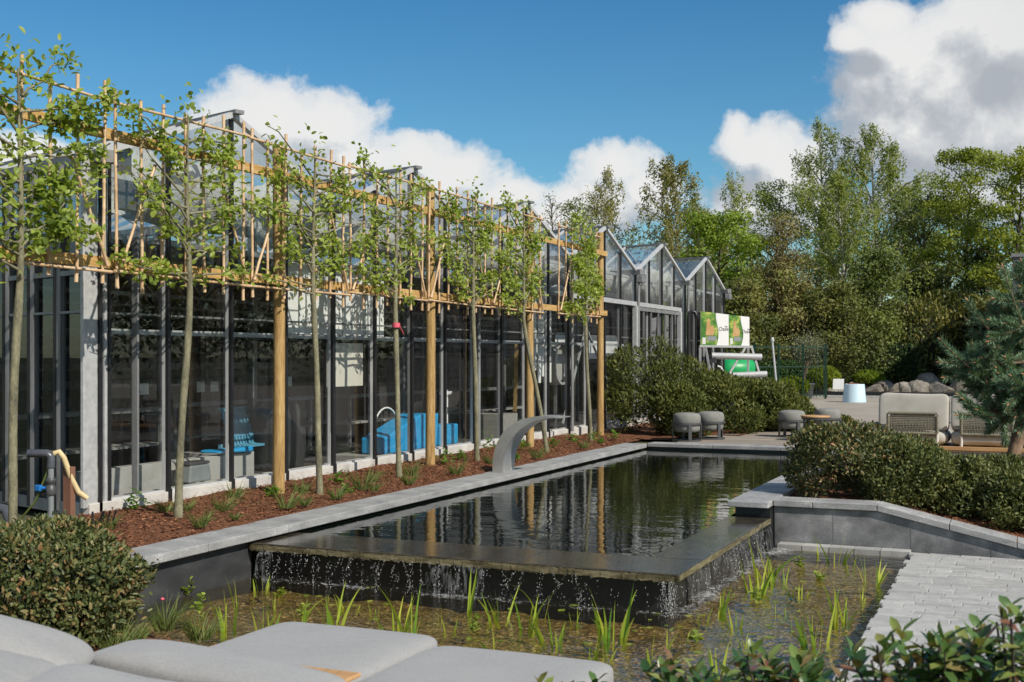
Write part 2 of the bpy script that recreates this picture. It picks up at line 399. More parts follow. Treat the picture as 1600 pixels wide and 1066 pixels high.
M['brown_tree'] = leafmat('brown_twiggy_leaf', [(.1, .09, .035), (.18, .16, .06), (.27, .25, .09), (.29, .31, .1)], .25, .6, .2, big=.5, bigw=.5)
M['laurel'] = leafmat('yellow_tipped_leaf', [(.03, .05, .015), (.065, .09, .024), (.2, .2, .05), (.44, .4, .13)], .25, .4, .35, big=.9, bigw=.35)
M['under_tree'] = leafmat('shaded_understorey_leaf', [(.028, .042, .012), (.075, .098, .026), (.15, .165, .042), (.29, .28, .08)], .3, .5, .25, big=.55, bigw=.72)  # shade and light patches of the lower wood are put into these colours
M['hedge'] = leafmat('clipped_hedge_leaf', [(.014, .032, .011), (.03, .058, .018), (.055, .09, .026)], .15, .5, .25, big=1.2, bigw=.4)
M['hedge_lit'] = leafmat('sunlit_hedge_leaf', [(.02, .05, .012), (.045, .1, .022), (.085, .15, .035)], .3, .5, .25, big=1.2, bigw=.4)  # lighter copy of the hedge leaf, sunlight put into the colour
M['lime'] = leafmat('lime_shrub_leaf', [(.1, .15, .012), (.2, .26, .022), (.3, .36, .04)], .35, .5, .25, big=2, bigw=.35)
M['olive'] = leafmat('olive_leaf', [(.13, .145, .085), (.22, .24, .15), (.34, .36, .24)], .3, .5, .3, big=2, bigw=.3)
# ------------------------------------------------------------------ special materials
def water_mat(name, deep, bstr, scale, clear):
    t = NT(name)
    v = t.coord((1, 1, 1))
    a = t.noise(t.coord((.8, 1.5, 1)), scale, 3, .5, .4); b = t.noise(v, scale * 3.1, 2, .5)
    h = t.math('ADD', a, t.math('MULTIPLY', b, .22))
    nrm = t.bump(h, bstr, .05)
    lw = t.n('LayerWeight'); lw.inputs['Blend'].default_value = .5; t.link(nrm, lw.inputs['Normal'])
    fz = t.math('MULTIPLY_ADD', t.math('POWER', lw.outputs['Facing'], 5.0), .96, .022)
    gl = t.n('BsdfGlossy'); gl.inputs['Roughness'].default_value = .0; gl.inputs['Color'].default_value = (1, 1, 1, 1); t.link(nrm, gl.inputs['Normal'])
    if clear:
        un = t.n('BsdfTransparent', Color=deep)
    else:
        un = t.n('BsdfDiffuse', Color=deep)
    m = t.n('MixShader'); t.link(fz, m.inputs[0]); t.link(un.outputs[0], m.inputs[1]); t.link(gl.outputs[0], m.inputs[2])
    return t.done(m.outputs[0])
M['pool_water'] = water_mat('dark_pool_water', (.004, .007, .005), .075, 3.0, False)
M['pond_water'] = water_mat('clear_pond_water', (.88, .82, .66), .22, 7.0, True)

def gravel_mat():
    t = NT('pond_gravel'); v = t.coord()
    vo = t.n('TexVoronoi'); t.link(v, vo.inputs['Vector']); vo.inputs['Scale'].default_value = 42
    n = t.noise(v, 1.6, 4); n2 = t.noise(v, 14, 4)
    c1 = t.ramp(t.n('SeparateColor', Color=vo.outputs['Color']).outputs[0], [(0, (.05, .031, .012)), (.5, (.155, .095, .036)), (.85, (.31, .215, .095)), (1, (.52, .42, .27))])
    c = t.mix(t.math('MULTIPLY_ADD', n, 3, -1.0, True), c1, (.5, .42, .2), 'MULTIPLY')
    c = t.mix(t.math('MULTIPLY_ADD', n, 2.2, -.75, True), t.mix(.5, c1, (.14, .15, .04)), c1)
    c = t.mix(t.math('MULTIPLY_ADD', n2, 4, -2.1, True), c, (.23, .17, .05))
    p = t.n('BsdfPrincipled'); t.link(c, p.inputs['Base Color']); p.inputs['Roughness'].default_value = .7
    t.link(t.bump(vo.outputs['Distance'], .8, .02), p.inputs['Normal'])
    return t.done(p.outputs[0])
M['gravel'] = gravel_mat()

def veil_mat():
    t = NT('falling_water')
    n = t.noise(t.coord((1, 1, .03)), 55, 3, .6)
    n2 = t.noise(t.coord((1, 1, 1)), 9, 2)
    f = t.math('MULTIPLY', t.math('MULTIPLY_ADD', n, 3.0, -1.45, True), t.math('MULTIPLY_ADD', n2, 1.2, -.1, True))
    tr = t.n('BsdfTransparent'); d = t.n('BsdfPrincipled'); d.inputs['Base Color'].default_value = (.75, .78, .8, 1); d.inputs['Roughness'].default_value = .2
    m = t.n('MixShader'); t.set(m.inputs[0], t.math('MULTIPLY', f, .62)); t.link(tr.outputs[0], m.inputs[1]); t.link(d.outputs[0], m.inputs[2])
    return t.done(m.outputs[0])
M['veil'] = veil_mat()
def foam_mat():
    t = NT('water_foam')
    n = t.noise(t.coord((1, 1, 1)), 26, 5, .7); n2 = t.noise(t.coord((1, 1, 1)), 3.5, 2)
    at = t.n('Attribute'); at.attribute_name = 'edge'
    f = t.math('MULTIPLY_ADD', t.math('ADD', n, t.math('MULTIPLY_ADD', n2, .7, -.35)), 3.2, -1.35)
    f = t.math('SUBTRACT', f, t.math('MULTIPLY', at.outputs['Fac'], 1.5), clamp=True)
    tr = t.n('BsdfTransparent'); d = t.n('BsdfPrincipled'); d.inputs['Base Color'].default_value = (.72, .74, .75, 1); d.inputs['Roughness'].default_value = .5
    m = t.n('MixShader'); t.set(m.inputs[0], t.math('MULTIPLY', f, .62)); t.link(tr.outputs[0], m.inputs[1]); t.link(d.outputs[0], m.inputs[2])
    return t.done(m.outputs[0])
M['foam'] = foam_mat()
dm = NT('water_drop'); _p = dm.n('BsdfPrincipled'); _p.inputs['Base Color'].default_value = (.8, .83, .85, 1); _p.inputs['Roughness'].default_value = .08
M['drop'] = dm.done(_p.outputs[0])

def photo_mat():
    t = NT('printed_garden_picture'); v = t.coord((1, 1, 1))
    n = t.noise(v, 7, 5, .65); n2 = t.noise(v, 3, 2)
    c = t.ramp(n, [(.3, (.02, .09, .012)), (.45, (.06, .2, .03)), (.55, (.2, .33, .05)), (.66, (.5, .55, .12)), (.75, (.7, .66, .35))])
    p = t.n('BsdfPrincipled'); t.link(c, p.inputs['Base Color']); p.inputs['Roughness'].default_value = .5
    return t.done(p.outputs[0])
M['picture'] = photo_mat()
M['skin_tan'] = pmat('printed_tan', [(.5, .27, .1), (.68, .44, .2)], 8, rough=.5, bump=0)
M['print_grey'] = pmat('printed_grey', [(.2, .22, .23), (.36, .38, .38)], 20, rough=.5, bump=0)
M['ink'] = pmat('dark_ink', [(.03, .03, .035), (.05, .05, .055)], 8, rough=.6, bump=0)
M['glass'] = glassmat('clear_glass', (.92, .94, .93), .03)
M['glass_low'] = glassmat('splashed_glass', (.92, .94, .93), .035)
M['glass_top'] = glassmat('dusty_gable_glass', (.88, .91, .91), .13, (.6, .61, .6), (1, 1, .8), 1.2, .9)
M['glass_roof'] = glassmat('roof_glass', (.93, .96, .97), .07, (.6, .63, .65))
M['glass_side'] = glassmat('hazy_side_glass', (.55, .58, .6), .04, (.22, .23, .23), (1, 1, .2), .8)
M['glass_sidetop'] = glassmat('hazy_upper_side_glass', (.5, .52, .53), .16, (.4, .41, .41), (1, 1, .6), 1.0, 1.0)

# ------------------------------------------------------------------ the setting
def hfun(x, y, k=1.0, ph=0.0):
    return k * (math.sin(x * 5.1 + ph) * math.sin(y * 4.3 + 1.3 * ph) + .6 * math.sin(x * 11.7 + y * 3.1 + ph) * math.sin(y * 9.7 - x * 2.3) + .35 * math.sin(x * 23 + y * 17))

def sheet(name, x0, x1, y0, y1, nx, ny, zf, mat, keep=None, **k):
    mb = MB()
    vs = []
    for j in range(ny + 1):
        for i in range(nx + 1):
            x = x0 + (x1 - x0) * i / nx; y = y0 + (y1 - y0) * j / ny
            vs.append((x, y, zf(x, y)))
    fs = []
    for j in range(ny):
        for i in range(nx):
            cx = x0 + (x1 - x0) * (i + .5) / nx; cy = y0 + (y1 - y0) * (j + .5) / ny
            if keep and not keep(cx, cy): continue
            a = j * (nx + 1) + i
            fs.append((a, a + 1, a + nx + 2, a + nx + 1))
    mb.add(vs, fs, True)
    return obj(name, mb, mat, **k)

# one ground sheet to the horizon with the sunken garden let into it
xs = [-900, -5.52, -2.1, 7, 900]; ys = [-900, -7, 10.66, 14.45, 17.5, 900]
g = MB(); hole = {(1, 1), (2, 1), (1, 2), (2, 2), (1, 3)}
for i in range(4):
    for j in range(5):
        z = -.62 if (i, j) in hole else -.04
        g.quad((xs[i], ys[j], z), (xs[i + 1], ys[j], z), (xs[i + 1], ys[j + 1], z), (xs[i], ys[j + 1], z))
        if (i, j) in hole:
            for (di, dj, p, q) in ((-1, 0, (xs[i], ys[j + 1]), (xs[i], ys[j])), (1, 0, (xs[i + 1], ys[j]), (xs[i + 1], ys[j + 1])), (0, -1, (xs[i], ys[j]), (xs[i + 1], ys[j])), (0, 1, (xs[i + 1], ys[j + 1]), (xs[i], ys[j + 1]))):
                if (i + di, j + dj) not in hole:
                    g.quad((p[0], p[1], -.62), (q[0], q[1], -.62), (q[0], q[1], -.04), (p[0], p[1], -.04))
obj('ground', g, M['soil'], kind='structure')

def bedz(x, y):
    return .0 + .05 * max(0, min(1, (-5.7 - x) / 1.2)) + hfun(x, y, .013) + .006 * math.sin(x * 41 + y * 37)
sheet('mulch_bed', -6.95, -5.66, 3.0, 18.2, 26, 260, lambda x, y: min(bedz(x, y), .0 if x > -5.72 else 1), M['mulch'], kind='structure')
sheet('hedge_bed', -7.0, -4.4, 18.2, 26.0, 26, 70, lambda x, y: .01 + hfun(x, y, .012) , M['mulch'], kind='structure', keep=lambda x, y: x < -5.2 + .05 * (y - 18) or y > 19.6)
def ptop(x):
    return 0.0 if x < -1.2 else (-.222 * (x + 1.2) if x < .2 else -.311)
def planterz(x, y):
    k = max(0, min(1, (y - 10.9) / 3.2)); return (ptop(x) - .01) * (1 - k) + .04 * k + hfun(x, y, .014)
sheet('planter_bed', -2.1, 3.5, 10.78, 14.5, 70, 50, planterz, M['mulch'], kind='structure')
def lowz(x, y): return -.30 + hfun(x, y, .012) + .05 * max(0, -x - 4.3)
def pond_edge(x): return 5.45 + .25 * max(0, -3.6 - x) + .06 * math.sin(x * 3.1)
sheet('bank_bed', -5.5, -.95, -6.5, 6.6, 60, 150, lambda x, y: lowz(x, y) if y < pond_edge(x) - .12 else max(-.6, lowz(x, y) - 2.2 * (y - pond_edge(x) + .12)), M['mulch'], kind='structure')
sheet('front_planting_bed', -1.0, 3.5, -6.5, 4.25, 40, 80, lambda x, y: -.295 + hfun(x, y, .01), M['mulch'], kind='structure')

# loose bark chips: nobody could count them
def chip_arrays(n, x0, x1, y0, y1, zf, s, ok=None):
    P = []
    while len(P) < n:
        x = random.uniform(x0, x1); y = random.uniform(y0, y1)
        if ok and not ok(x, y): continue
        P.append((x, y, zf(x, y) + random.uniform(.004, .02)))
    P = np.array(P); a = rs.uniform(0, 6.28, n)
    D = np.stack([np.cos(a), np.sin(a), rs.uniform(-.35, .35, n)], 1)
    N = np.stack([rs.uniform(-.5, .5, n), rs.uniform(-.5, .5, n), np.ones(n)], 1)
    return leaf_arrays(P, D, N, rs.uniform(.5, 1.5, n) * s, rs.uniform(.3, .6, n) * s, .1)
arr = join_arrays([chip_arrays(15000, -6.9, -5.7, 5.2, 18.2, bedz, .034),
                   chip_arrays(2500, -5.4, -3.5, 3.0, 6.3, lowz, .034, lambda x, y: y < pond_edge(x) - .14),
                   chip_arrays(4000, -1.6, 1.2, 10.95, 12.6, planterz, .034)])
leafobj('bark_chips', arr, M['chips'], kind='stuff')

# cobbled path of long pale setts
pm = MB(); pj = MB()
y = 4.3; row = 0
while y < 10.42:
    h = random.uniform(.085, .115); x = -.9 + random.uniform(-.025, .02)
    x += 0
    while x < 3.4:
        L = random.uniform(.13, .27); z = -.31 + random.uniform(-.003, .002)
        w = h - random.uniform(.003, .006); l = L - random.uniform(.003, .007)
        j = lambda: random.uniform(-.002, .002)
        x0, x1, y0, y1 = x, x + l, y, y + w
        b = .005
        vs = [(x0 + j(), y0 + j(), z - .05), (x1 + j(), y0 + j(), z - .05), (x1 + j(), y1 + j(), z - .05), (x0 + j(), y1 + j(), z - .05)]
        tilt = [random.uniform(-.003, .003) for _ in range(4)]
        mid = [(p[0], p[1], z - b) for p in vs]
        top = [(x0 + b + j(), y0 + b + j(), z + tilt[0]), (x1 - b + j(), y0 + b + j(), z + tilt[1]), (x1 - b + j(), y1 - b + j(), z + tilt[2]), (x0 + b + j(), y1 - b + j(), z + tilt[3])]
        fs = [(8, 9, 10, 11)] + [(k, (k + 1) % 4, 4 + (k + 1) % 4, 4 + k) for k in range(4)] + [(4 + k, 4 + (k + 1) % 4, 8 + (k + 1) % 4, 8 + k) for k in range(4)]
        pm.add(vs + mid + top, fs)
        x += L
    y += h
x = -2.02
while x < -.92:
    L = random.uniform(.16, .26); L = min(L, -.9 - x)
    pm.box((x + L / 2, 10.51, -.335), (L - .008, .155, .05)); x += L
obj('cobble_path', pm, M['sett'], kind='structure')
pj.span((-.88, 4.25, -.5), (3.5, 10.43, -.3135)); pj.span((-2.05, 10.44, -.5), (-.9, 10.58, -.345))
obj('path_joint_sand', pj, M['sand_joint'], kind='structure')

# timber deck and plaza behind the pool
dk = MB()
yy = 14.55
while yy < 21.6:
    x0 = -2.04 if yy < 17.46 else -5.0 + .02 * (yy - 17)
    x = x0 - random.uniform(0, 1.6); 
    while x < 6:
        L = random.uniform(1.8, 3.4)
        a = max(x, x0); b = min(x + L - .004, 6)
        if b > a: dk.span((a, yy, -.035), (b, yy + .135, random.uniform(-.001, .002)))
        x += L
    yy += .142
obj('deck', dk, M['deck'], kind='structure')
sheet('plaza', -4.4, 30, 21.6, 46, 10, 10, lambda x, y: -.004, M['plaza'], kind='structure')
sheet('plaza', -10.5, -4.4, 26.0, 46, 4, 6, lambda x, y: -.004, M['plaza'], kind='structure')
sheet('lawn', -60, -10.5, 26.0, 46, 4, 4, lambda x, y: -.02, M['soil'], kind='structure')

# ------------------------------------------------------------------ pool
POOL = thing('ornamental_pool', 'long raised black pool with bluestone coping and an overflowing stone front edge', 'pool', (-3.9, 12.4, 0))
y = 4.9
while y < 17.4:
    L = min(1.0, 17.42 - y)
    s = MB().span((-5.68, y, -.062), (-5.33, y + L - .006, random.uniform(-.0015, .0015)))
    obj('coping_slab', s, M['bluestone'], POOL, bevel=.006); y += 1.0
x = -5.33
while x < -2.1:
    L = min(1.0, -2.08 - x)
    s = MB().span((x + .006, 17.42, -.05), (x + L, 17.76, .004))
    obj('coping_slab', s, M['bluestone'], POOL, bevel=.006); x += 1.0
y = 10.38
while y < 17.4:
    L = min(1.0, 17.4 - y)
    s = MB().span((-2.44, y, .0), (-2.085, y + L - .006, .05))
    obj('coping_slab', s, M['bluestone'], POOL, bevel=.006); y += 1.0
w = MB(); w.span((-5.5, 4.9, -.6), (-5.405, 7.5, -.064)); obj('basin_wall', w, M['liner_grey'], POOL)
w = MB(); w.span((-5.5, 7.56, -.6), (-5.41, 17.4, -.064)); w.span((-5.4, 17.44, -.6), (-2.2, 17.52, -.053)); w.span((-2.39, 10.46, -.6), (-2.083, 17.4, -.003))
w.span((-5.39, 7.54, -.6), (-2.16, 7.98, -.134)); w.span((-2.38, 7.99, -.6), (-2.15, 10.46, -.134))
obj('basin_wall', w, M['black_liner'], POOL)
for a, b in ((-5.4, -4.32), (-4.32, -3.2), (-3.2, -2.07)):
    s = MB().span((a + .004, 7.45, -.13), (b, 8.04, -.08)); obj('weir_slab', s, M['wet_stone'], POOL, bevel=.006)
for a, b in ((8.045, 9.2), (9.2, 10.36)):
    s = MB().span((-2.43, a + .004, -.13), (-2.07, b, -.08)); obj('weir_slab', s, M['wet_stone'], POOL, bevel=.006)
s = MB()
x = -5.38
while x < -2.1:
    L = random.uniform(.01, .035); s.span((x, 7.443 + random.uniform(0, .006), -.128 - random.uniform(0, .012)), (x + L, 7.4495, -.089 - random.uniform(0, .008))); x += L
obj('algae_fringe', s, M['wet_edge'], POOL)
s = MB(); s.span((-2.069, 7.46, -.126), (-2.064, 10.4, -.086)); obj('mineral_edge', s, M['wet_edge'], POOL)
def wave(x, y): return -.084
sheet('pool_water', -5.41, -2.425, 8.035, 17.43, 4, 8, wave, M['pool_water'], kind='structure')
sheet('pond_water', -5.41, -.86, 5.0, 10.5, 4, 4, lambda x, y: -.352, M['pond_water'], kind='structure', keep=None)
sheet('pond_bed', -5.45, -.8, 5.0, 10.62, 90, 110, lambda x, y: -.455 + hfun(x * 1.4, y * 1.4, .016), M['gravel'], kind='structure')
kb = MB(); kb.span((-.9, 4.3, -.58), (-.885, 10.44, -.345)); kb.span((-2.06, 10.435, -.58), (-.9, 10.45, -.36))
PW = thing('planter_wall', 'low bluestone planter wall sloping down to the cobbled path on the right', 'wall', (-.8, 10.75, -.31))
obj('liner_edge', kb, M['black_liner'], PW)
def capz(x): return ptop(x)
cuts = [-2.08, -1.74, -1.2, -.62, -.1, .2, .8]
for a, b in zip(cuts[:-1], cuts[1:]):
    pl = [(a + .003, capz(a)), (b - .003, capz(b)), (b - .003, capz(b) + .055), (a + .003, capz(a) + .055)]
    obj('capstone', MB().prism(pl, 10.57, 10.88, 1), M['bluestone'], PW, bevel=.005)
fc = [-2.07, -1.57, -.93, -.3, .2]
for a, b in zip(fc[:-1], fc[1:]):
    br = [x for x in (-1.2,) if a < x < b]
    top = [(b - .003, capz(b) - .004)] + [(x, capz(x) - .004) for x in br] + [(a + .003, capz(a) - .004)]
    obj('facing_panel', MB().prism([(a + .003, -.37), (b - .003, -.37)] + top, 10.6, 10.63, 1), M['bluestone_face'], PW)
obj('mortar_core', MB().prism([(-2.075, -.5), (.19, -.5), (.19, capz(.19) - .006), (-1.2, -.006), (-2.075, -.006)], 10.605, 10.82, 1), M['mortar'], PW)

# ------------------------------------------------------------------ falling water
def octa(P, rx, rz):
    P = np.asarray(P); n = len(P)
    rx = np.broadcast_to(rx, (n,)); rz = np.broadcast_to(rz, (n,))
    o = np.array([(1, 0, 0), (0, 1, 0), (-1, 0, 0), (0, -1, 0), (0, 0, 1), (0, 0, -1)], float)
    V = P[:, None, :] + o[None] * np.stack([rx, rx, rz], 1)[:, None, :]
    f = np.array([(0, 1, 4), (1, 2, 4), (2, 3, 4), (3, 0, 4), (1, 0, 5), (2, 1, 5), (3, 2, 5), (0, 3, 5)])
    F = (f[None] + 6 * np.arange(n)[:, None, None]).reshape(-1, 3)
    return V.reshape(-1, 3), F
P = []; RX = []; RZ = []
def strand(x, y, ox, oy, n, skew=0.0, size=1.0):
    for k in range(n):
        q = random.random()
        z = -.13 - .225 * q; f = math.sqrt(q)
        jit = .004 + .008 * q
        P.append((x + ox * f + skew * q + random.gauss(0, jit), y + oy * f + random.gauss(0, jit), z))
        s = random.uniform(.0006, .0015) * size; RX.append(s); RZ.append(s * random.uniform(1.5, 6.5))
for i in range(78):
    t = random.random() ** 1.25; x = -5.3 + 3.1 * t
    strand(x, 7.445, 0, -random.uniform(.01, .06), random.randint(5, 26) if t < .55 else random.randint(2, 10), random.gauss(0, .02))
for i in range(22):
    x = random.uniform(-4.6, -2.3); sk = random.choice((-1, 1)) * random.uniform(.05, .14)
    strand(x, 7.445, 0, -random.uniform(.03, .08), random.randint(18, 45), sk, .75)
for i in range(26): strand(random.uniform(-2.2, -2.08), 7.445, random.uniform(0, .04), -random.uniform(.01, .05), 16)
for i in range(60):
    strand(-2.06, random.uniform(7.45, 10.2), random.uniform(.01, .06), 0, random.randint(4, 16))
V, F = octa(P, np.array(RX), np.array(RZ))
finish('falling_drops', npmesh('falling_drops', V, F), M['drop'], kind='stuff')
vm = MB()
ya = 7.6
while ya < 10.36:
    L = random.uniform(.12, .4); yb = min(ya + L, 10.36); o = random.uniform(.005, .03)
    pts = [(-2.06, -.125), (-2.06 + o, -.2), (-2.05 + o * 1.5, -.36)]
    for (p, q) in zip(pts[:-1], pts[1:]): vm.quad((p[0], ya, p[1]), (p[0], yb, p[1]), (q[0], yb, q[1]), (q[0], ya, q[1]))
    ya = yb
xa = -5.3
while xa < -2.1:
    L = random.uniform(.1, .45); xb = min(xa + L, -2.08); o = random.uniform(.01, .04)
    if random.random() < (.5 if xa < -3.9 else .2):
        pts = [(7.442, -.125), (7.442 - o, -.2), (7.435 - o * 1.6, -.36)]
        for (p, q) in zip(pts[:-1], pts[1:]): vm.quad((xa, p[0], p[1]), (xb, p[0], p[1]), (xb, q[0], q[1]), (xa, q[0], q[1]))
    xa = xb
obj('water_veil', vm, M['veil'], kind='stuff')
# foam where the water lands: ribbon meshes with an "edge" attribute that thins it outwards
fm = MB(); ed = []
def ribbon(p0, p1, nrm, w, n):
    for i in range(n + 1):
        for k in range(5):
            q = k / 4; t = i / n
            x = p0[0] + (p1[0] - p0[0]) * t + nrm[0] * w * (q - .25); y_ = p0[1] + (p1[1] - p0[1]) * t + nrm[1] * w * (q - .25)
            fm.v.append((x, y_, -.347 + .012 * math.exp(-((q - .3) / .2) ** 2) * (1 + math.sin(i * 1.7) * .6)))
            ed.append(abs(q - .3) * 1.4)
    o = len(fm.v) - (n + 1) * 5
    for i in range(n):
        for k in range(4):
            a = o + i * 5 + k; fm.f.append((a, a + 1, a + 6, a + 5)); fm.s.append(True)
ribbon((-5.38, 7.44), (-2.1, 7.44), (0, -1), .22, 120)
ribbon((-2.08, 7.4), (-2.0, 10.4), (1, 0), .42, 120)
fo = obj('foam', fm, M['foam'], kind='stuff')
at = fo.data.attributes.new('edge', 'FLOAT', 'POINT'); at.data.foreach_set('value', np.array(ed, dtype=np.float32))

# stainless water blade on the left coping
SP = thing('pool_fountain', 'curved brushed stainless steel water blade arching over the pool from the left coping', 'fountain', (-5.53, 12.55, 0))
outer = []; inner = []
for i in range(17):
    t = i / 16
    # cubic path of the outer and inner skin in x, z
    def bez(p, t): 
        a, b, c, d = p; s = 1 - t
        return tuple(s ** 3 * a[k] + 3 * s * s * t * b[k] + 3 * s * t * t * c[k] + t ** 3 * d[k] for k in range(2))
    outer.append(bez(((-5.615, 0), (-5.635, .42), (-5.38, .70), (-4.86, .645)), t))
    inner.append(bez(((-5.49, 0), (-5.5, .36), (-5.26, .62), (-4.86, .636)), t))
sp = MB()
for i in range(16):
    sp.prism([outer[i], outer[i + 1], inner[i + 1], inner[i]], 12.38, 12.72, 1)
obj('curved_shell', sp, M['stainless'], SP)
obj('base_plate', MB().span((-5.66, 12.34, 0.0), (-5.46, 12.76, .006)), M['stainless'], SP)
obj('outlet_lip', MB().span((-4.87, 12.37, .632), (-4.80, 12.73, .642)), M['stainless'], SP)
# ------------------------------------------------------------------ greenhouse
FX = -6.95; Y0 = 7.5; BAY = .9; NG = 6; YE = Y0 + 3.6 * NG
RX_, RY_ = -.951, .309
def ridge(p, s): return (p[0] + RX_ * s, p[1] + RY_ * s, p[2])
def roofz(y):
    s = (y - Y0) % 3.6
    return 2.95 + .65 * (1 - abs(s - 1.8) / 1.8)
GH = thing('greenhouse', 'long glass and steel greenhouse with six gables along the planted bed', 'greenhouse', (-8, 18, 0))
for a, b in ((Y0 - .06, 11.1), (11.1, 14.7), (14.7, 18.3), (18.3, 21.9), (21.9, 25.5), (25.5, YE)):
    obj('plinth', MB().span((FX - .22, a, -.3), (FX + .03, b - .004, .135)), M['concrete'], GH, bevel=.006)
obj('corner_column', MB().span((FX - .025, Y0 - .11, .1), (FX + .012, Y0 + .05, 2.93)), M['galv'], GH, bevel=.008)
nb = NG * 4
for k in range(1, nb + 1):
    y = Y0 + BAY * k; zt = roofz(y) - .02
    wide = .03 if k % 4 else .045
    mu = obj('mullion', MB().span((FX - .036, y - wide / 2, .12), (FX - .001, y + wide / 2, zt)), M['alu' if k % 3 else 'galv_dark'], GH)
    gm = MB()
    gy = y + wide / 2 + .001
    o = random.uniform(-.006, .006)
    for (z0, z1, q) in ((.03 + random.uniform(-.02, .02), .16, .012), (.16, .5, 0), (.5, zt - .02, 0)):
        gm.span((FX + .001, y - wide / 2 + o * (z0 < .3), z0), (FX + .034 + q, y + wide / 2 + .006 + o * (z0 < .3), z1))
    obj('gasket', gm, M['rubber'], mu)
for y in (8.03,):
    mu = obj('mullion', MB().span((FX - .05, y - .012, .12), (FX + .008, y + .012, 2.33)), M['galv_dark'], GH)
gm = MB().span((FX + .013, Y0 + .05, .03), (FX + .03, Y0 + .085, 2.9)); gm.span((FX + .013, Y0 + .16, .08), (FX + .025, Y0 + .19, 2.95)); obj('gasket', gm, M['rubber'], GH)
obj('mullion', MB().span((FX - .05, Y0 + .125, .12), (FX + .012, Y0 + .158, 2.98)), M['galv'], GH)
for k in range(nb):
    a = Y0 + BAY * k; b = a + BAY
    obj('glass_pane', MB().quad((FX - .03, a, .13), (FX - .03, b, .13), (FX - .03, b, 2.33), (FX - .03, a, 2.33)), M['glass_low'] if k in (3, 4, 5, 6, 7, 10, 11) else M['glass'], GH)
    obj('gable_pane', MB().quad((FX - .03, a, 2.33), (FX - .03, b, 2.33), (FX - .03, b, roofz(b - 1e-6)), (FX - .03, a, roofz(a + 1e-6))), M['glass_top'], GH)
for z, h, m, a, b, x in ((1.53, .045, 'galv', Y0 + .13, 21.8, FX - .1), (1.68, .018, 'galv_dark', Y0 + .13, YE, FX - .085), (2.33, .05, 'galv_dark', Y0 + .05, 18.3, FX - .1), (2.84, .05, 'alu', Y0 + .3, YE, FX - .1), (.14, .02, 'alu', Y0, YE, FX - .03)):
    obj('rail', MB().span((x - .02, a, z - h / 2), (x + .02, b, z + h / 2)), M[m], GH)
obj('rail', MB().span((FX + .015, 18.3, 2.28), (FX + .075, 25.0, 2.36)), M['galv'], GH)
LEN = 18.0
for g_ in range(NG):
    a = Y0 + 3.6 * g_; m_ = a + 1.8; b = a + 3.6
    for (p, q) in ((a, m_), (b, m_)):
        P = (FX + .04, p, 2.95); Q = (FX + .04, q, 3.6)
        sl = obj('roof_slope', MB().quad(P, Q, ridge(Q, LEN), ridge(P, LEN)), M['glass_roof'], GH)
        bars = MB(); s = .0
        while s < LEN:
            A = Vector(ridge(P, s)) + Vector((0, 0, .012)); B = Vector(ridge(Q, s)) + Vector((0, 0, .012))
            bars.bar(A, B, .035, .03); s += .95
        obj('glazing_bars', bars, M['alu'], sl)
        obj('rake', MB().bar((FX + .03, p, 2.955), (FX + .03, q, 3.605), .05, .06, (1, 0, 0)), M['alu'], GH)
    rc = MB().bar((FX + .12, m_, 3.625), ridge((FX, m_, 3.625), LEN), .1, .035); obj('ridge_cap', rc, M['galv_dark'], GH)
for k in range(NG + 1):
    y = Y0 + 3.6 * k
    gt = MB().bar((FX + .16, y, 2.93), ridge((FX + .1, y, 2.93), LEN), .17, .1); obj('gutter', gt, M['galv_dark'], GH)
    if k == 3 or k == 4 or k == 5 or k == 2:
        obj('downpipe', MB().tube([(FX + .1, y - .05, 2.9), (FX + .1, y - .05, .1)], .027, 10), M['galv_dark'], GH)
    if k in (4, 6):
        obj('floodlight', MB().span((FX + .06, y - .1, 2.72), (FX + .2, y + .1, 2.86)), M['galv_dark'], GH, bevel=.02)
# sliding door portal in the fifth gable
door = obj('sliding_door', MB().span((FX + .02, 21.72, .1), (FX + .1, 21.84, 2.28)), M['galv'], GH); obj('door_jamb', MB().span((FX + .02, 24.84, .1), (FX + .1, 24.96, 2.28)), M['galv'], door)
bm_ = MB()
for i in range(1, 6): bm_.span((FX + .03, 21.84 + .5 * i - .015, .15), (FX + .06, 21.84 + .5 * i + .015, 2.28))
bm_.span((FX + .03, 21.84, 2.2), (FX + .065, 24.84, 2.27)); obj('door_bars', bm_, M['galv_dark'], door)
# side wall running back from the corner column
for i, s in enumerate((.42, .87, 1.32, 1.77, 2.6, 3.4)):
    p = ridge((FX, Y0 - .06, 0), s)
    mu = obj('mullion', MB().span((p[0] - .02, p[1] - .03, .05), (p[0] + .022, p[1] + .03, 2.9)), M['galv_dark'], GH)
    obj('gasket', MB().span((p[0] - .052, p[1] - .035, .05), (p[0] - .022, p[1] + .01, 2.9)), M['rubber'], mu)
E = [0, .42, .87, 1.32, 1.77, 2.6, 3.4, 9]
for a, b in zip(E[:-1], E[1:]):
    A = ridge((FX, Y0 - .04, 0), a); B = ridge((FX, Y0 - .04, 0), b)
    obj('side_pane', MB().quad((A[0], A[1], .05), (B[0], B[1], .05), (B[0], B[1], 2.0), (A[0], A[1], 2.0)), M['glass_side'], GH); obj('side_pane', MB().quad((A[0], A[1], 2.0), (B[0], B[1], 2.0), (B[0], B[1], 2.9), (A[0], A[1], 2.9)), M['glass_sidetop'], GH)
for z, h in ((2.0, .04), (1.68, .02), (.08, .1)):
    A = ridge((FX, Y0 - .075, z), .05); B = ridge((FX, Y0 - .075, z), 9)
    obj('rail', MB().bar(A, B, .02, h), M['galv_dark'], GH)
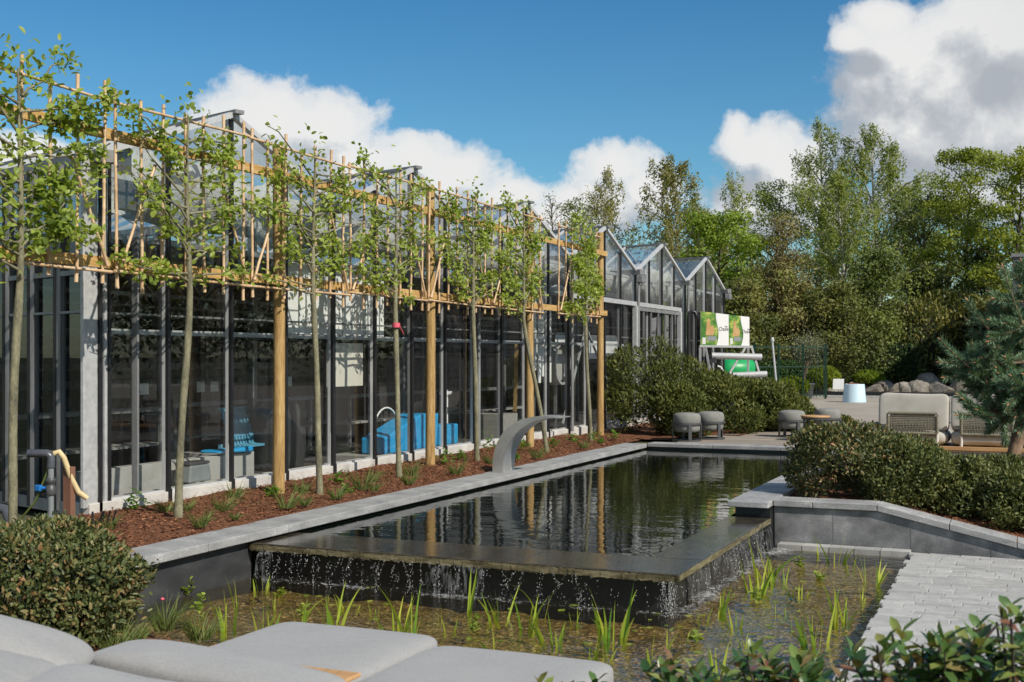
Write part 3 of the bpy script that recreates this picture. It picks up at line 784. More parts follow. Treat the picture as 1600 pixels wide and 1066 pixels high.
# inside
A, B = (FX - .2, Y0 + .1, .02), (FX - .2, YE, .02)
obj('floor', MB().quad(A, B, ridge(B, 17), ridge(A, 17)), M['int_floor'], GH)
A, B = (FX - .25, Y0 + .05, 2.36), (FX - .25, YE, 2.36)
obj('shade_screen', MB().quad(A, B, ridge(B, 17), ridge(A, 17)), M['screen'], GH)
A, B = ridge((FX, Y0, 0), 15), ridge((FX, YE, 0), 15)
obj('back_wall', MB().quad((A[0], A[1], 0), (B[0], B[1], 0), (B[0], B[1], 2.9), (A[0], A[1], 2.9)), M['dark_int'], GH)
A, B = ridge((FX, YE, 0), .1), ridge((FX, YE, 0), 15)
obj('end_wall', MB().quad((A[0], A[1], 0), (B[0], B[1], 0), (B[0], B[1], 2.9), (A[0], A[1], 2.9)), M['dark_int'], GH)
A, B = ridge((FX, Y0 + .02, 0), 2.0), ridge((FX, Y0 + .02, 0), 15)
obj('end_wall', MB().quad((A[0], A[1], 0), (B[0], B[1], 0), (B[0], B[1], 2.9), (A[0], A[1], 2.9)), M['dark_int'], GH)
for x in (-8.3, -10.2, -13.0):
    t = MB(); off = (FX - x) / .951 * .309
    a, b = Y0 + .3 + off, YE - .3 + off
    t.span((x - .02, a, 2.27), (x + .02, b, 2.31)); t.span((x - .02, a, 1.93), (x + .02, b, 1.965))
    y = a; up = True
    while y < b - .4:
        t.bar((x, y, 1.95 if up else 2.29), (x, y + .4, 2.29 if up else 1.95), .02, .02); y += .4; up = not up
    obj('truss', t, M['truss'], GH)
    for k in range(NG + 1):
        y = Y0 + 3.6 * k + off
        if a < y < b: obj('inner_post', MB().span((x - .04, y - .04, .02), (x + .04, y + .04, 2.9)), M['truss'], GH)
rb = MB()
y = 8.6; vs = []; n = 12; ny = 150
for j in range(ny + 1):
    y = 8.6 + (28.6 - 8.6) * j / ny
    k = .55 + .45 * math.sin(y * .8 + .5) + .18 * math.sin(y * 5.3) + .12 * math.sin(y * 13)
    for i in range(n):
        a = 2 * math.pi * i / n
        r = 1 + .2 * math.sin(3 * a + y * 4) + .16 * math.sin(y * 9 + a * 5)
        vs.append((-7.62 + .2 * r * math.cos(a), y, 2.56 + (.2 + .13 * k) * (1 + r * math.sin(a))))
rb.add(vs, [(j * n + i, j * n + (i + 1) % n, (j + 1) * n + (i + 1) % n, (j + 1) * n + i) for j in range(ny) for i in range(n)], True)
obj('bunched_screen', rb, M['roll'], GH)
obj('dwarf_wall', MB().span((-7.55, 7.62, .0), (-7.42, 10.35, .33)).span((-8.4, 10.2, 0), (-7.56, 10.35, .3)), M['inner_concrete'], GH, bevel=.006)
obj('cross_brace', MB().bar((-7.15, 18.6, .2), (-7.15, 20.0, 2.2), .03, .03).bar((-7.17, 20.9, .9), (-7.17, 19.3, 2.25), .03, .03), M['galv'], GH)

# things standing inside the greenhouse
def tag(o, label, cat, group=None):
    o['label'] = label; o['category'] = cat
    if group: o['group'] = group
    return o
bl = thing('roller_blind', 'wide white blind hung high inside the greenhouse behind the third tree', 'blind', (-7.12, 11.5, 1.56))
for a, b in ((10.5, 11.02), (11.05, 11.6), (11.63, 12.1), (12.13, 12.55)):
    obj('blind_panel', MB().span((-7.14, a, 1.56), (-7.125, b, 2.32)), M['white_panel'], bl)
tag(obj('display_board', MB().span((-7.13, 11.28, .98), (-7.10, 12.02, 1.47)), M['cream_board'], bevel=.004), 'cream square board fixed inside the glass below the wide white blind', 'board')
bl = thing('strip_curtain', 'white strip curtain hung inside the glass left of the last timber post', 'curtain', (-7.15, 17.9, .9))
for i in range(7):
    y = 17.0 + i * .16; obj('strip', MB().span((-7.16 + .012 * (i % 2), y, .9 + .1 * (i % 3)), (-7.152 + .012 * (i % 2), y + .13, 2.3)), M['white_panel'], bl)
fan = thing('circulation_fan', 'round pale grey ventilation fan drum behind the last pleached tree', 'fan', (-7.4, 18.75, 1.15))
f = MB(); 
for i in range(24):
    a0 = 2 * math.pi * i / 24; a1 = 2 * math.pi * (i + 1) / 24
    for (r0, x0, r1, x1) in ((.36, -7.2, .36, -7.5), (.32, -7.2, .36, -7.2)):
        f.quad((x0, 18.75 + r0 * math.cos(a0), 1.2 + r0 * math.sin(a0)), (x0, 18.75 + r0 * math.cos(a1), 1.2 + r0 * math.sin(a1)), (x1, 18.75 + r1 * math.cos(a1), 1.2 + r1 * math.sin(a1)), (x1, 18.75 + r1 * math.cos(a0), 1.2 + r1 * math.sin(a0)))
obj('drum', f, M['galv'], fan)
f = MB(); f.add([(-7.28, 18.75 + .31 * math.cos(2 * math.pi * i / 24), 1.2 + .31 * math.sin(2 * math.pi * i / 24)) for i in range(24)], [tuple(range(24))]); obj('shutter_disc', f, M['inner_concrete'], fan)
f = MB(); f.span((-7.45, 18.5, .02), (-7.4, 18.55, .9)); f.span((-7.45, 18.95, .02), (-7.4, 19.0, .9)); obj('stand', f, M['galv_dark'], fan)
for i, (y, z, w, h, lab) in enumerate(((19.6, 1.55, .9, .4, 'white poster inside the glass right of the last timber post'), (20.7, 1.58, .55, .36, 'small white poster inside the fourth gable beside the downpipe'), (22.6, 1.5, .7, .45, 'white poster seen through the sliding door on its left'), (23.6, 1.55, .9, .42, 'white poster seen through the middle of the sliding door'))):
    p = MB(); p.add([(-8.0, y - w / 2, z - h / 2), (-8.0, y + w / 2, z - h / 2), (-8.0, y + w / 2, z + h * .3), (-8.0, y + w * .3, z + h / 2), (-8.0, y - w * .3, z + h / 2), (-8.0, y - w / 2, z + h * .3)], [tuple(range(6))])
    tag(obj('poster', p, M['white_panel']), lab, 'poster', 'posters inside the greenhouse')
# blue sheeted tank
bx = thing('water_tank', 'bright blue sheeted tank with a sloping top on the greenhouse floor', 'tank', (-7.7, 13.9, .02))
obj('sloping_cover', MB().prism([(12.95, .1), (14.4, .1), (14.45, .55), (13.95, .56), (12.95, .3)], -7.68, -7.35, 0), M['blue_tarp'], bx, bevel=.02)
obj('side_box', MB().span((-7.68, 14.5, .1), (-7.35, 15.05, .38)), M['blue_tarp'], bx, bevel=.02)
obj('hoop', MB().tube([(-7.6, 13.45 + .3 * math.cos(a) * -1, .4 + .26 * math.sin(a)) for a in np.linspace(.1, 3.0, 12)], .012, 6), M['paper'], bx)
obj('pallet', MB().span((-8.0, 12.7, .02), (-7.3, 15.25, .095)), M['grey_board'], bx)
# blue slatted lounger chairs
def slat_chair(y, x, mat, label):
    t = thing('slatted_chair', label, 'chair', (x, y, .02), 0, 'plastic chairs inside the greenhouse')
    b = MB()
    for i in range(9): b.bar((x - .05, y - .22 + .055 * i, .32), (x - .22, y - .2 + .05 * i, .74), .03, .015)
    for k in range(5):
        q = k / 4; b.bar((x - .05 - .17 * q, y - .25, .34 + .4 * q), (x - .05 - .17 * q, y + .25, .34 + .4 * q), .02, .02)
    obj('backrest', b, M[mat], t)
    s = MB()
    for i in range(3): s.span((x - .05 + .06 * i, y - .24, .32), (x - .01 + .06 * i, y + .24, .345))
    obj('seat', s, M[mat], t)
    for (dx, dy) in ((-.2, -.24), (-.2, .24), (.1, -.24), (.1, .24)): obj('leg', MB().bar((x + dx, y + dy, .02), (x + dx, y + dy, .35), .035, .035), M[mat], t)
slat_chair(11.05, -8.0, 'teal_plastic', 'light blue slatted plastic chair behind the glass left of the second timber post')
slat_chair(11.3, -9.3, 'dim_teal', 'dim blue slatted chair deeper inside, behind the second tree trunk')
tag(obj('folded_sheet', MB().superell((-7.5, 10.0, .365), (.13, .3, .016), (9, 4), 30, 10, lump=.012), M['blue_tarp']), 'folded blue sheet lying on the low inner wall', 'sheet')
ap = thing('air_pump', 'small grey ribbed air pump standing by the low inner wall behind the second tree', 'pump', (-7.25, 9.14, .14))
obj('housing', MB().prism([(8.97, .14), (9.31, .14), (9.28, .3), (9.0, .3)], -7.34, -7.16, 0), M['pvc'], ap, bevel=.015)
obj('lid', MB().span((-7.335, 8.99, .302), (-7.165, 9.29, .33)), M['dark_metal'], ap, bevel=.01)
obj('air_tube', MB().tube([(-7.25, 9.09, .33), (-7.3, 9.04, .42), (-7.38, 8.99, .4)], .008, 6), M['rubber'], ap)
# benches with pots in the shade
bench_lab = ['dark potting bench nearest the corner column', 'dark potting bench behind the second and third trees', 'potting bench behind the blue tank', 'potting bench behind the strip curtain']
for i, (x, a, b) in enumerate(((-9.2, 8.3, 10.6), (-9.6, 11.2, 14.2), (-9.4, 14.8, 17.4), (-9.2, 18.2, 21.4))):
    t = thing('potting_bench', bench_lab[i], 'bench', (x, (a + b) / 2, .02), 0, 'benches inside the greenhouse')
    obj('bench_top', MB().span((x - .45, a, .72), (x + .45, b, .77)), M['galv_dark'], t)
    obj('lower_shelf', MB().span((x - .4, a, .34), (x + .4, b, .37)), M['grey_board'], t)
    for dx in (-.4, .4):
        for y in (a + .06, b - .06): obj('leg', MB().span((x + dx - .02, y - .02, .02), (x + dx + .02, y + .02, .72)), M['galv_dark'], t)
    c = MB(); 
    y = a + .2
    while y < b - .2:
        for dx in (-.25, .05, .3): c.lathe([(.05, .77), (.07, .9)], (x + dx, y, 0), 8)
        y += .24
    pr = obj('pot_row', c, M['dark_int'], t)
sh = thing('storage_rack', 'tall rack of stacked seed trays deep inside the greenhouse', 'rack', (-12.0, 14, .02))
for k in range(6): obj('tray_shelf', MB().span((-12.2, 10.4, .4 + .24 * k), (-11.8, 17.5, .43 + .24 * k)), M['truss'], sh)
for y in (10.4, 12.8, 15.2, 17.5): obj('upright', MB().span((-12.22, y - .03, .02), (-11.78, y + .03, 1.8)), M['truss'], sh)
tr_ = MB()
for k in range(6):
    y = 10.5
    while y < 17.3: 
        if random.random() < .8: tr_.span((-12.1, y, .43 + .24 * k), (-11.8, y + .14, .5 + .24 * k))
        y += .19
obj('seed_trays', tr_, M['pvc'], sh)
for i, (y, z, lab) in enumerate(((10.18, .97, 'small white notice behind the glass right of the corner column'), (11.13, .97, 'white notice card behind the second tree trunk'), (11.38, .97, 'white notice card just right of another card, behind the second tree'), (12.9, 1.0, 'white notice card under the cream board'), (15.0, 1.0, 'white notice card behind the third timber post'))):
    tag(obj('notice_card', MB().span((-8.72, y - .07, z - .06), (-8.715, y + .07, z + .06)), M['paper']), lab, 'notice', 'cards inside the greenhouse')
tag(obj('stacked_pipe', MB().tube([(-7.6, 15.15, .15), (-7.6, 15.15, .5)], .035, 10).tube([(-7.6, 15.15, .6), (-7.6, 15.15, .85)], .035, 10).tube([(-7.6, 15.0, .8), (-7.6, 15.3, .8)], .03, 8).tube([(-7.6, 15.15, .45), (-7.6, 15.15, .65)], .022, 8), M['paper']), 'white plumbing manifold standing behind the glass next to the fifth tree', 'pipework')
tag(obj('storage_barrel', MB().lathe([(.27, .02), (.3, .3), (.3, .7), (.24, .8)], (-7.9, 11.5, 0), 20), M['dark_int']), 'dark barrel behind the glass under the cream board', 'barrel')
bk = thing('storage_crate', 'brown crate with planks behind the glass by the strip curtain', 'crate', (-7.7, 17.3, .02))
obj('crate_body', MB().span((-8.0, 16.9, .02), (-7.5, 17.5, .42)), M['grey_board'], bk); obj('leaning_plank', MB().bar((-7.5, 17.4, .45), (-7.3, 17.0, 1.5), .06, .02), M['timber'], bk)

# ------------------------------------------------------------------ trellis
TR = thing('timber_trellis', 'row of round timber posts carrying two long horizontal beams in front of the greenhouse', 'trellis', (-6.5, 12, 0))
for y, h in ((5.8, 3.3), (9.45, 3.31), (12.55, 3.33), (15.62, 3.34), (18.64, 3.36)):
    obj('post', MB().tube([(-6.5, y, -.1), (-6.5 + random.uniform(-.01, .01), y, 1.6), (-6.5, y + random.uniform(-.02, .02), h)], [.058, .055, .052], 16), M['timber'], TR)
for z, nm in ((2.03, 'beam'), (3.01, 'beam')):
    cuts_ = [4.8, 8.0, 12.55, 15.62, 18.74]
    for a, b in zip(cuts_[:-1], cuts_[1:]):
        obj('beam', MB().span((-6.443, a, z - .043), (-6.41, b - .004, z + .043)), M['timber_beam'], TR, bevel=.004)
frames = [(5.42, 6.99), (7.17, 8.72), (8.87, 10.43), (10.56, 12.12), (12.3, 13.85), (14.05, 15.7), (16.45, 18.15)]
words = ['first bamboo frame at the left edge of the picture', 'bamboo frame tied to the second tree, near the greenhouse corner', 'bamboo frame crossing the first timber post in view', 'bamboo frame left of the tallest-looking middle post, over the wide white blind', 'bamboo frame right of the second timber post in view', 'bamboo frame crossing the third timber post in view', 'last narrow bamboo frame beside the end post']
def cane(mb, a, b, r=.0125):
    a = Vector(a); b = Vector(b); n = max(2, int((b - a).length / .17)); pts = []; rr = []
    ph = random.random() * .1
    for i in range(n + 1):
        q = i / n; p = a.lerp(b, q) + Vector((random.uniform(-.003, .003), random.uniform(-.004, .004), 0))
        for d, k in ((-.012, 1), (0, 1.25), (.012, 1)):
            if 0 < i < n or d == 0: pts.append(p + (b - a).normalized() * d); rr.append(r * k)
    return mb.tube(pts, rr, 7)
for (a, b), lab in zip(frames, words):
    t = thing('bamboo_frame', lab, 'frame', (-6.38, (a + b) / 2, 1.95), 0, 'bamboo frames fixed to the trellis beams')
    n = 7 if b - a > 1.5 else 6
    for i in range(n):
        y = a + (b - a) * i / (n - 1) + random.uniform(-.02, .02)
        obj('upright_cane', cane(MB(), (-6.387, y, 1.86 + random.uniform(-.05, .04)), (-6.387, y + random.uniform(-.03, .03), 3.32 + random.uniform(-.05, .09))), M['bamboo'], t)
    for z in (1.955, 3.26): obj('cross_cane', cane(MB(), (-6.36, a - .08, z + random.uniform(-.02, .02)), (-6.36, b + .08, z + random.uniform(-.02, .02)), .0115), M['bamboo'], t)
    c = (a + b) / 2
    for s in (-1, 1):
        y0 = a if s < 0 else b
        obj('diagonal_cane', cane(MB(), (-6.345, y0 + .02 * s, 2.0), (-6.34, c + s * .42, 2.75 + random.uniform(-.1, .15)), .012), M['bamboo'], t)

# ------------------------------------------------------------------ pleached trees
def pleached(base, cy, half, label, seed, nleaf, ribbon=False, zlo=1.88, top=3.3):
    r = random.Random(seed)
    t = thing('pleached_tree', label, 'tree', base, 0, 'pleached pear trees along the greenhouse')
    cx = -6.27
    pts = []; n = 16
    for i in range(n + 1):
        q = i / n; z = base[2] - .03 + (top - base[2]) * q
        k = min(1, q / .55)
        pts.append((base[0] + (cx - base[0]) * k + .006 * math.sin(q * 11 + seed), base[1] + (cy - base[1]) * k + .012 * math.sin(q * 8 + seed * 2), z))
    rad = [.04 if i == 0 else (.030 - .005 * i / n if i / n < .5 else .0275 * (1 - (i / n - .5) * 1.55)) + r.uniform(-.0015, .0025) for i in range(n + 1)]
    obj('trunk', MB().tube(pts, rad, 10), M['bark'], t)
    br = MB(); P = []; D = []
    def tip_leaves(p, d, k, spread):
        for _ in range(k):
            q = Vector((r.gauss(0, spread * .7), r.gauss(0, spread), r.gauss(0, spread)))
            P.append(tuple(Vector(p) + q)); v = Vector((r.gauss(0, .7), r.gauss(0, .7), r.gauss(-.1, .6))) + d * .5; D.append(tuple(v))
    nb_ = 24
    per = int(nleaf * .95) // (nb_ * 4)
    for i in range(nb_):
        z = zlo + .16 + (top - zlo - .22) * (i + r.random() * .8) / nb_
        q = (z - base[2]) / (top - base[2]); b = Vector(pts[min(n, int(q * n))]); b.z = max(z - .15, 1.72)
        s = 1 if i % 2 else -1
        L = half * r.uniform(.55, 1.15); up = r.choice((r.uniform(.0, .3), r.uniform(.35, .95))); L = L if up < .35 else L * .8
        d = Vector((r.uniform(-.12, .12), s, up)); pp = [b]
        for k in range(1, 5):
            qq = b + d * (L * k / 4) + Vector((r.uniform(-.02, .02), 0, r.uniform(-.02, .03))); qq.z = min(qq.z, top + .1)
            pp.append(qq)
        br.tube(pp, [.011, .0095, .0075, .0055, .003], 6)
        for k in range(0, 5):
            if r.random() < .68: tip_leaves(pp[k] if k else (pp[0] + pp[1]) / 2, d.normalized(), int(per * r.uniform(.3, 2.4) * (.4 if k < 2 else 1.3)), .052)
    tip_leaves((cx, cy, top), Vector((0, 0, 1)), per * 3, .1)
    obj('branches', br, M['bark'], t)
    P = np.array(P); D = np.array(D); m = len(P); g2 = np.random.RandomState(seed)
    N = np.stack([g2.normal(.4, .6, m), g2.normal(-.1, .6, m), g2.normal(.8, .5, m)], 1)
    leafobj('crown', leaf_fine(P, D, N, g2.uniform(.042, .075, m), g2.uniform(.028, .045, m), .2, .12), M['pleach'], t)
    if ribbon:
        obj('ribbon', MB().tube([(pts[7][0], pts[7][1], 1.63), (pts[7][0], pts[7][1], 1.68)], .043, 10).bar((pts[7][0] + .04, pts[7][1], 1.65), (pts[7][0] + .06, pts[7][1] + .05, 1.56), .02, .004), M['pink_tape'], t)
    return t
pl = [((-6.3, 6.03, .0), 6.08, .72, 'pleached pear tree at the left edge of the picture, in front of the pump pipes', 1, 2300),
      ((-6.3, 7.76, .02), 7.85, .8, 'pleached pear tree just right of the greenhouse corner column', 2, 1500),
      ((-6.15, 9.62, .01), 9.7, .8, 'pleached pear tree right beside the first timber post in view', 3, 1250),
      ((-6.2, 11.25, .02), 11.3, .78, 'pleached pear tree with a pink ribbon tied on its trunk', 4, 1150),
      ((-6.3, 13.45, .02), 13.25, .78, 'leaning pleached pear tree between the blue tank and the water blade', 5, 1400),
      ((-6.0, 15.05, .0), 14.85, .8, 'pleached pear tree just right of the third timber post, behind the water blade', 6, 1500),
      ((-6.2, 17.32, .02), 17.3, .62, 'densest pleached pear tree, last in the row beside the end post', 7, 2300)]
for i, a in enumerate(pl): pleached(*a, ribbon=(i == 3))
# ------------------------------------------------------------------ blades, tufts and leafy plants
def blade_arrays(base, n, h, w, spread, lean, g2, segs=4, bend=.5):
    """curved tapering blades as strips of quads"""
    parts = []
    for _ in range(n):
        a = g2.uniform(0, 6.283); p = np.array(base) + np.array([math.cos(a), math.sin(a), 0]) * spread * math.sqrt(g2.uniform(0, 1))
        a2 = a + g2.normal(0, .6); H = h * g2.uniform(.5, 1.1); W = w * g2.uniform(.7, 1.2); ln = lean * g2.uniform(.2, 1.3); bd = bend * (g2.uniform(0, 1.3) if g2.uniform() < .85 else g2.uniform(1.8, 3.0))
        dirv = np.array([math.cos(a2), math.sin(a2), 0]); side = np.array([-math.sin(a2 + 1.1), math.cos(a2 + 1.1), 0])
        V = []
        for i in range(segs + 1):
            q = i / segs
            c = p + dirv * H * (ln * q + bd * q * q * .6) + np.array([0, 0, H * (q - bd * .35 * q ** 3)])
            ww = W * (1 - q ** 1.7) * .5 + .0006
            V += [c - side * ww, c + side * ww]
        F = [(2 * i, 2 * i + 1, 2 * i + 3, 2 * i + 2) for i in range(segs)]
        parts.append((np.array(V), np.array(F)))
    return join_arrays(parts)

def leafy_arrays(base, n, h, L, W, spread, g2):
    P = []; D = []
    stems = max(3, n // 9)
    for i in range(n):
        s = i % stems; a = 2.4 * s; q = g2.uniform(.15, 1)
        c = np.array(base) + np.array([math.cos(a), math.sin(a), 0]) * spread * (s / stems) ** .5 * (.4 + .6 * q) + np.array([0, 0, h * q * (1 - .5 * s / stems)])
        b = g2.uniform(0, 6.283); P.append(c); D.append((math.cos(b), math.sin(b), g2.uniform(-.1, .9)))
    P = np.array(P); N = np.stack([g2.normal(0, .3, n), g2.normal(0, .3, n), np.ones(n)], 1)
    return leaf_arrays(P, np.array(D), N, g2.uniform(.7, 1.2, n) * L, g2.uniform(.7, 1.2, n) * W, .18, .15)

BED = [(214, 801, 'leafy', .2, 'bright leafy plant against the plinth left of the second pleached tree'),
 (166, 826, 'grass', .12, 'pale grass tuft on the mulch just behind the left rounded shrub'),
 (262, 800, 'grass', .13, 'small grass tuft left of the foot of the second tree'),
 (290, 799, 'grass', .12, 'small grass tuft right of the foot of the second tree'),
 (312, 822, 'grass', .13, 'grass tuft near the coping between the second tree and the first timber post'),
 (350, 797, 'grass', .16, 'wispy grass tuft in the middle of the mulch left of the first timber post'),
 (366, 779, 'grass', .14, 'dark grass tuft against the plinth left of the first timber post'),
 (378, 812, 'grass', .06, 'tiny grass seedling left of the first timber post near the coping'),
 (427, 775, 'leafy', .09, 'low bright leafy plant at the foot of the first timber post'),
 (448, 793, 'grass', .18, 'large grass tuft in front of the first timber post'),
 (470, 770, 'grass', .15, 'grass tuft between the first timber post and the third tree'),
 (490, 790, 'grass', .09, 'small tuft at the foot of the third tree'),
 (530, 757, 'leafy', .16, 'leafy stems against the plinth right of the third tree'),
 (541, 775, 'leafy', .11, 'low bright green clump right of the third tree'),
 (566, 764, 'grass', .2, 'tall grey-green grass tuft between the third and the ribboned tree'),
 (562, 781, 'grass', .12, 'yellow-green tuft near the coping between the third and the ribboned tree'),
 (582, 752, 'grass', .12, 'dark tuft against the plinth left of the ribboned tree'),
 (607, 768, 'grass', .09, 'small tuft near the coping at the ribboned tree'),
 (641, 742, 'grass', .17, 'bright spreading grass left of the second timber post'),
 (664, 757, 'grass', .14, 'light grass tuft near the coping in front of the second timber post'),
 (697, 727, 'leafy', .2, 'leafy plant with upright stems right of the second timber post'),
 (712, 740, 'grass', .15, 'grass tuft right of the second timber post'),
 (722, 719, 'leafy', .12, 'low pale plant against the plinth left of the fifth tree'),
 (767, 707, 'leafy', .24, 'upright leafy plant against the plinth right of the fifth tree'),
 (765, 724, 'grass', .14, 'grass tuft left of the foot of the water blade'),
 (817, 707, 'leafy', .2, 'dark leafy plant right of the water blade'),
 (817, 722, 'leafy', .13, 'bright low plant between the water blade and the coping'),
 (846, 715, 'grass', .16, 'broad grass tuft at the foot of the sixth tree'),
 (866, 699, 'leafy', .12, 'low plant against the plinth behind the sixth tree'),
 (897, 693, 'leafy', .17, 'grey leafy clump left of the last pleached tree'),
 (912, 700, 'grass', .12, 'low tuft in front of the last pleached tree'),
 (930, 690, 'leafy', .16, 'bright leafy clump between the last tree and the end post'),
 (960, 687, 'leafy', .16, 'pale green leafy plant right of the end post'),
 (958, 695, 'leafy', .09, 'low green plant on the mulch right of the end post near the coping')]
for i, (u, v, kind, h, lab) in enumerate(BED):
    p = gp(u, v, .03); x = max(p[0], -6.86) if p[0] > -8 else p[0]
    if x < -6.8: 
        # stay in front of the plinth
        k = -6.8 / p[0]; p = (-6.8, p[1] * k, .03); x = p[0]
    p = (min(x, -5.78), p[1], .025)
    g2 = np.random.RandomState(100 + i)
    if kind == 'grass':
        leafobj('grass_tuft', blade_arrays(p, 70, h * 1.25, .007, h * .35, .55, g2, 3, .9), M['tuft'], label=lab, cat='grass', group='plants in the mulch bed')
    else:
        leafobj('leafy_plant', leafy_arrays(p, 46, h, .065, .03, h * .6, g2), M['lush'], label=lab, cat='plant', group='plants in the mulch bed')

# ------------------------------------------------------------------ reeds in the shallow pond (u, v of the foot, v of the tip, blades, width)
RD = [(355, 985, 918, 6, .022, 'tall dark reed clump nearest the left rounded shrub'),
 (370, 953, 893, 3, .012, 'slender reed close to the dark basin wall at the left'),
 (411, 921, 894, 7, .02, 'short yellow reed clump at the left end of the overflow wall'),
 (415, 985, 915, 6, .02, 'broad bright reed clump just above the lounger mattress at the left'),
 (467, 975, 918, 4, .016, 'slim reed pair directly above the left lounger foot'),
 (516, 934, 912, 3, .012, 'short thin reed below the drips, middle of the left half of the pond'),
 (522, 977, 911, 6, .02, 'tall dark narrow reed clump behind the left lounger'),
 (546, 949, 926, 8, .014, 'tiny fan of yellow blades left of the tall central reeds'),
 (605, 994, 957, 4, .022, 'stout pale reed at the rear edge of the left lounger'),
 (619, 982, 922, 7, .02, 'bright yellow-green reed clump above the left lounger'),
 (644, 993, 908, 5, .024, 'tall green reed with broad blades at the right corner of the left lounger'),
 (686, 970, 943, 2, .012, 'single bent reed shoot with a curved tip, left of centre'),
 (729, 955, 892, 4, .022, 'tall two-bladed reed in front of the overflow wall, middle of the pond'),
 (780, 969, 920, 9, .016, 'wide fan of yellow blades left of the lettuce-like floating leaves and the tall pair'),
 (823, 984, 922, 4, .02, 'straight narrow reed in front of the overflow wall right of the yellow fan'),
 (845, 967, 898, 2, .014, 'lone slanting blade close to the overflow wall'),
 (868, 1004, 945, 10, .02, 'dense bright yellow reed clump above the right lounger'),
 (771, 1010, 985, 4, .018, 'short stub of reed right behind the seam of the two loungers'),
 (952, 1000, 908, 12, .03, 'largest leaning reed clump in front of the wall corner'),
 (918, 1028, 978, 3, .016, 'thin leaning reed above the far corner of the right lounger'),
 (946, 1031, 992, 4, .015, 'small upright reed below the largest leaning clump'),
 (1016, 1033, 980, 4, .018, 'dim reed right of the right lounger, above the foreground shrub'),
 (1070, 996, 968, 3, .012, 'tiny yellow sprig in open gravel below the wall corner'),
 (1121, 960, 915, 4, .022, 'short reed with two stout blades just right of the wall corner'),
 (1147, 981, 950, 5, .016, 'short spreading reed in the middle of the right pond'),
 (1180, 926, 878, 7, .024, 'bushy dark reed clump below the side overflow'),
 (1197, 906, 835, 8, .026, 'tallest dark reed clump by the side overflow'),
 (1211, 913, 872, 3, .016, 'pale upright blade beside the tallest dark reeds'),
 (1225, 912, 885, 4, .016, 'bent grassy reed right of the tallest dark reeds'),
 (1252, 930, 912, 8, .016, 'small dense tuft in the middle of the shaded pond'),
 (1282, 868, 849, 3, .014, 'small reed near the planter wall left of the upright clump'),
 (1306, 878, 830, 7, .022, 'upright reed clump nearest the planter wall'),
 (1357, 914, 862, 9, .022, 'reed clump by the path edge under the planter wall'),
 (1297, 972, 915, 4, .018, 'two-bladed upright reed near the path, left of the arching one'),
 (1318, 973, 908, 5, .022, 'reed with one long arching blade beside the path'),
 (1272, 1006, 945, 9, .024, 'wide bright reed clump near the path behind the foreground shrubs'),
 (1222, 960, 945, 5, .014, 'faint short tuft in the sky reflection, right pond'),
 (1120, 1058, 996, 7, .022, 'yellow reed clump right behind the foreground shrubs'),
 (585, 958, 938, 3, .013, 'thin pale shoot between the tall dark reed and the bright central clump'),
 (700, 985, 962, 3, .013, 'small shoot right of the tall broad-bladed reed'),
 (898, 975, 950, 3, .013, 'short shoot left of the largest leaning reed clump'),
 (1040, 1012, 985, 4, .015, 'small yellow shoot right of the dim reed, below the wall corner'),
 (1095, 972, 950, 3, .012, 'lone thin shoot between the wall corner and the short stout reed'),
 (1240, 985, 955, 4, .015, 'small green shoot left of the wide bright clump near the path'),
 (1168, 1010, 985, 4, .014, 'low shoot in the open water above the middle foreground shrub'),
 (1330, 890, 868, 3, .013, 'thin shoot between the upright clump and the path edge'),
 (430, 955, 930, 3, .013, 'thin yellow shoot at the left end of the pond under the drips'),
 (1345, 940, 915, 3, .014, 'thin shoot beside the path, right of the arching reed'),
 (1262, 1048, 1008, 4, .018, 'reed half hidden behind the middle foreground shrub')]
for i, (u, v, vt, n, w, lab) in enumerate(RD):
    p = gp(u, v, -.352); d = (EYE + .352) * FOC / (v - HORIZ); h = (v - vt) * d / FOC
    p = (min(p[0], -.93), p[1], -.40)
    g2 = np.random.RandomState(300 + i)
    arr = blade_arrays(p, n, (h + .05) * 1.02, w, .02 + .006 * n, .22 if n < 8 else .34, g2, 6, .28)
    if i in (11, 34):
        arr = join_arrays([arr, blade_arrays(p, 1, (h + .05) * .95, w, .01, .35, np.random.RandomState(5), 7, 1.25)])
    leafobj('pond_reed', arr, M['reed'], label=lab, cat='reed', group='reeds standing in the shallow pond')
LL = [(298, 930, .12, 'marsh_plant', 'yellow-green leafy marsh plant at the foot of the dark basin wall'),
 (316, 962, .16, 'marsh_plant', 'pale leafy water plant behind the grasses at the left shrub'),
 (440, 932, .06, 'marsh_plant', 'low yellow floating plant under the left part of the drips'),
 (478, 962, .07, 'marsh_plant', 'small floating plant with round leaves above the left lounger'),
 (745, 985, .1, 'marsh_plant', 'dull green water plant above the seam of the loungers'),
 (1185, 938, .08, 'water_lettuce', 'yellow lettuce-like rosette floating below the side overflow'),
 (1252, 886, .08, 'marsh_plant', 'flat green floating mass near the planter wall'),
 (1090, 1003, .07, 'marsh_plant', 'small green floating plant above the foreground shrubs'),
 (1283, 905, .05, 'marsh_plant', 'tiny floating plant in the shaded right pond')]
for i, (u, v, h, nm, lab) in enumerate(LL):
    p = gp(u, v, -.352); p = (p[0], p[1], -.36); g2 = np.random.RandomState(500 + i)
    leafobj(nm, leafy_arrays(p, 34, h, .042, .032, .1, g2), M['lily'], label=lab, cat='water plant', group='leafy water plants')
for i, (u, v, h, lab) in enumerate(((262, 1000, .3, 'fine grass clump under the left rounded shrub'), (258, 972, .22, 'thin grass between the left shrub and the pond'), (262, 1012, .16, 'low grass at the corner of the head cushion'))):
    pass
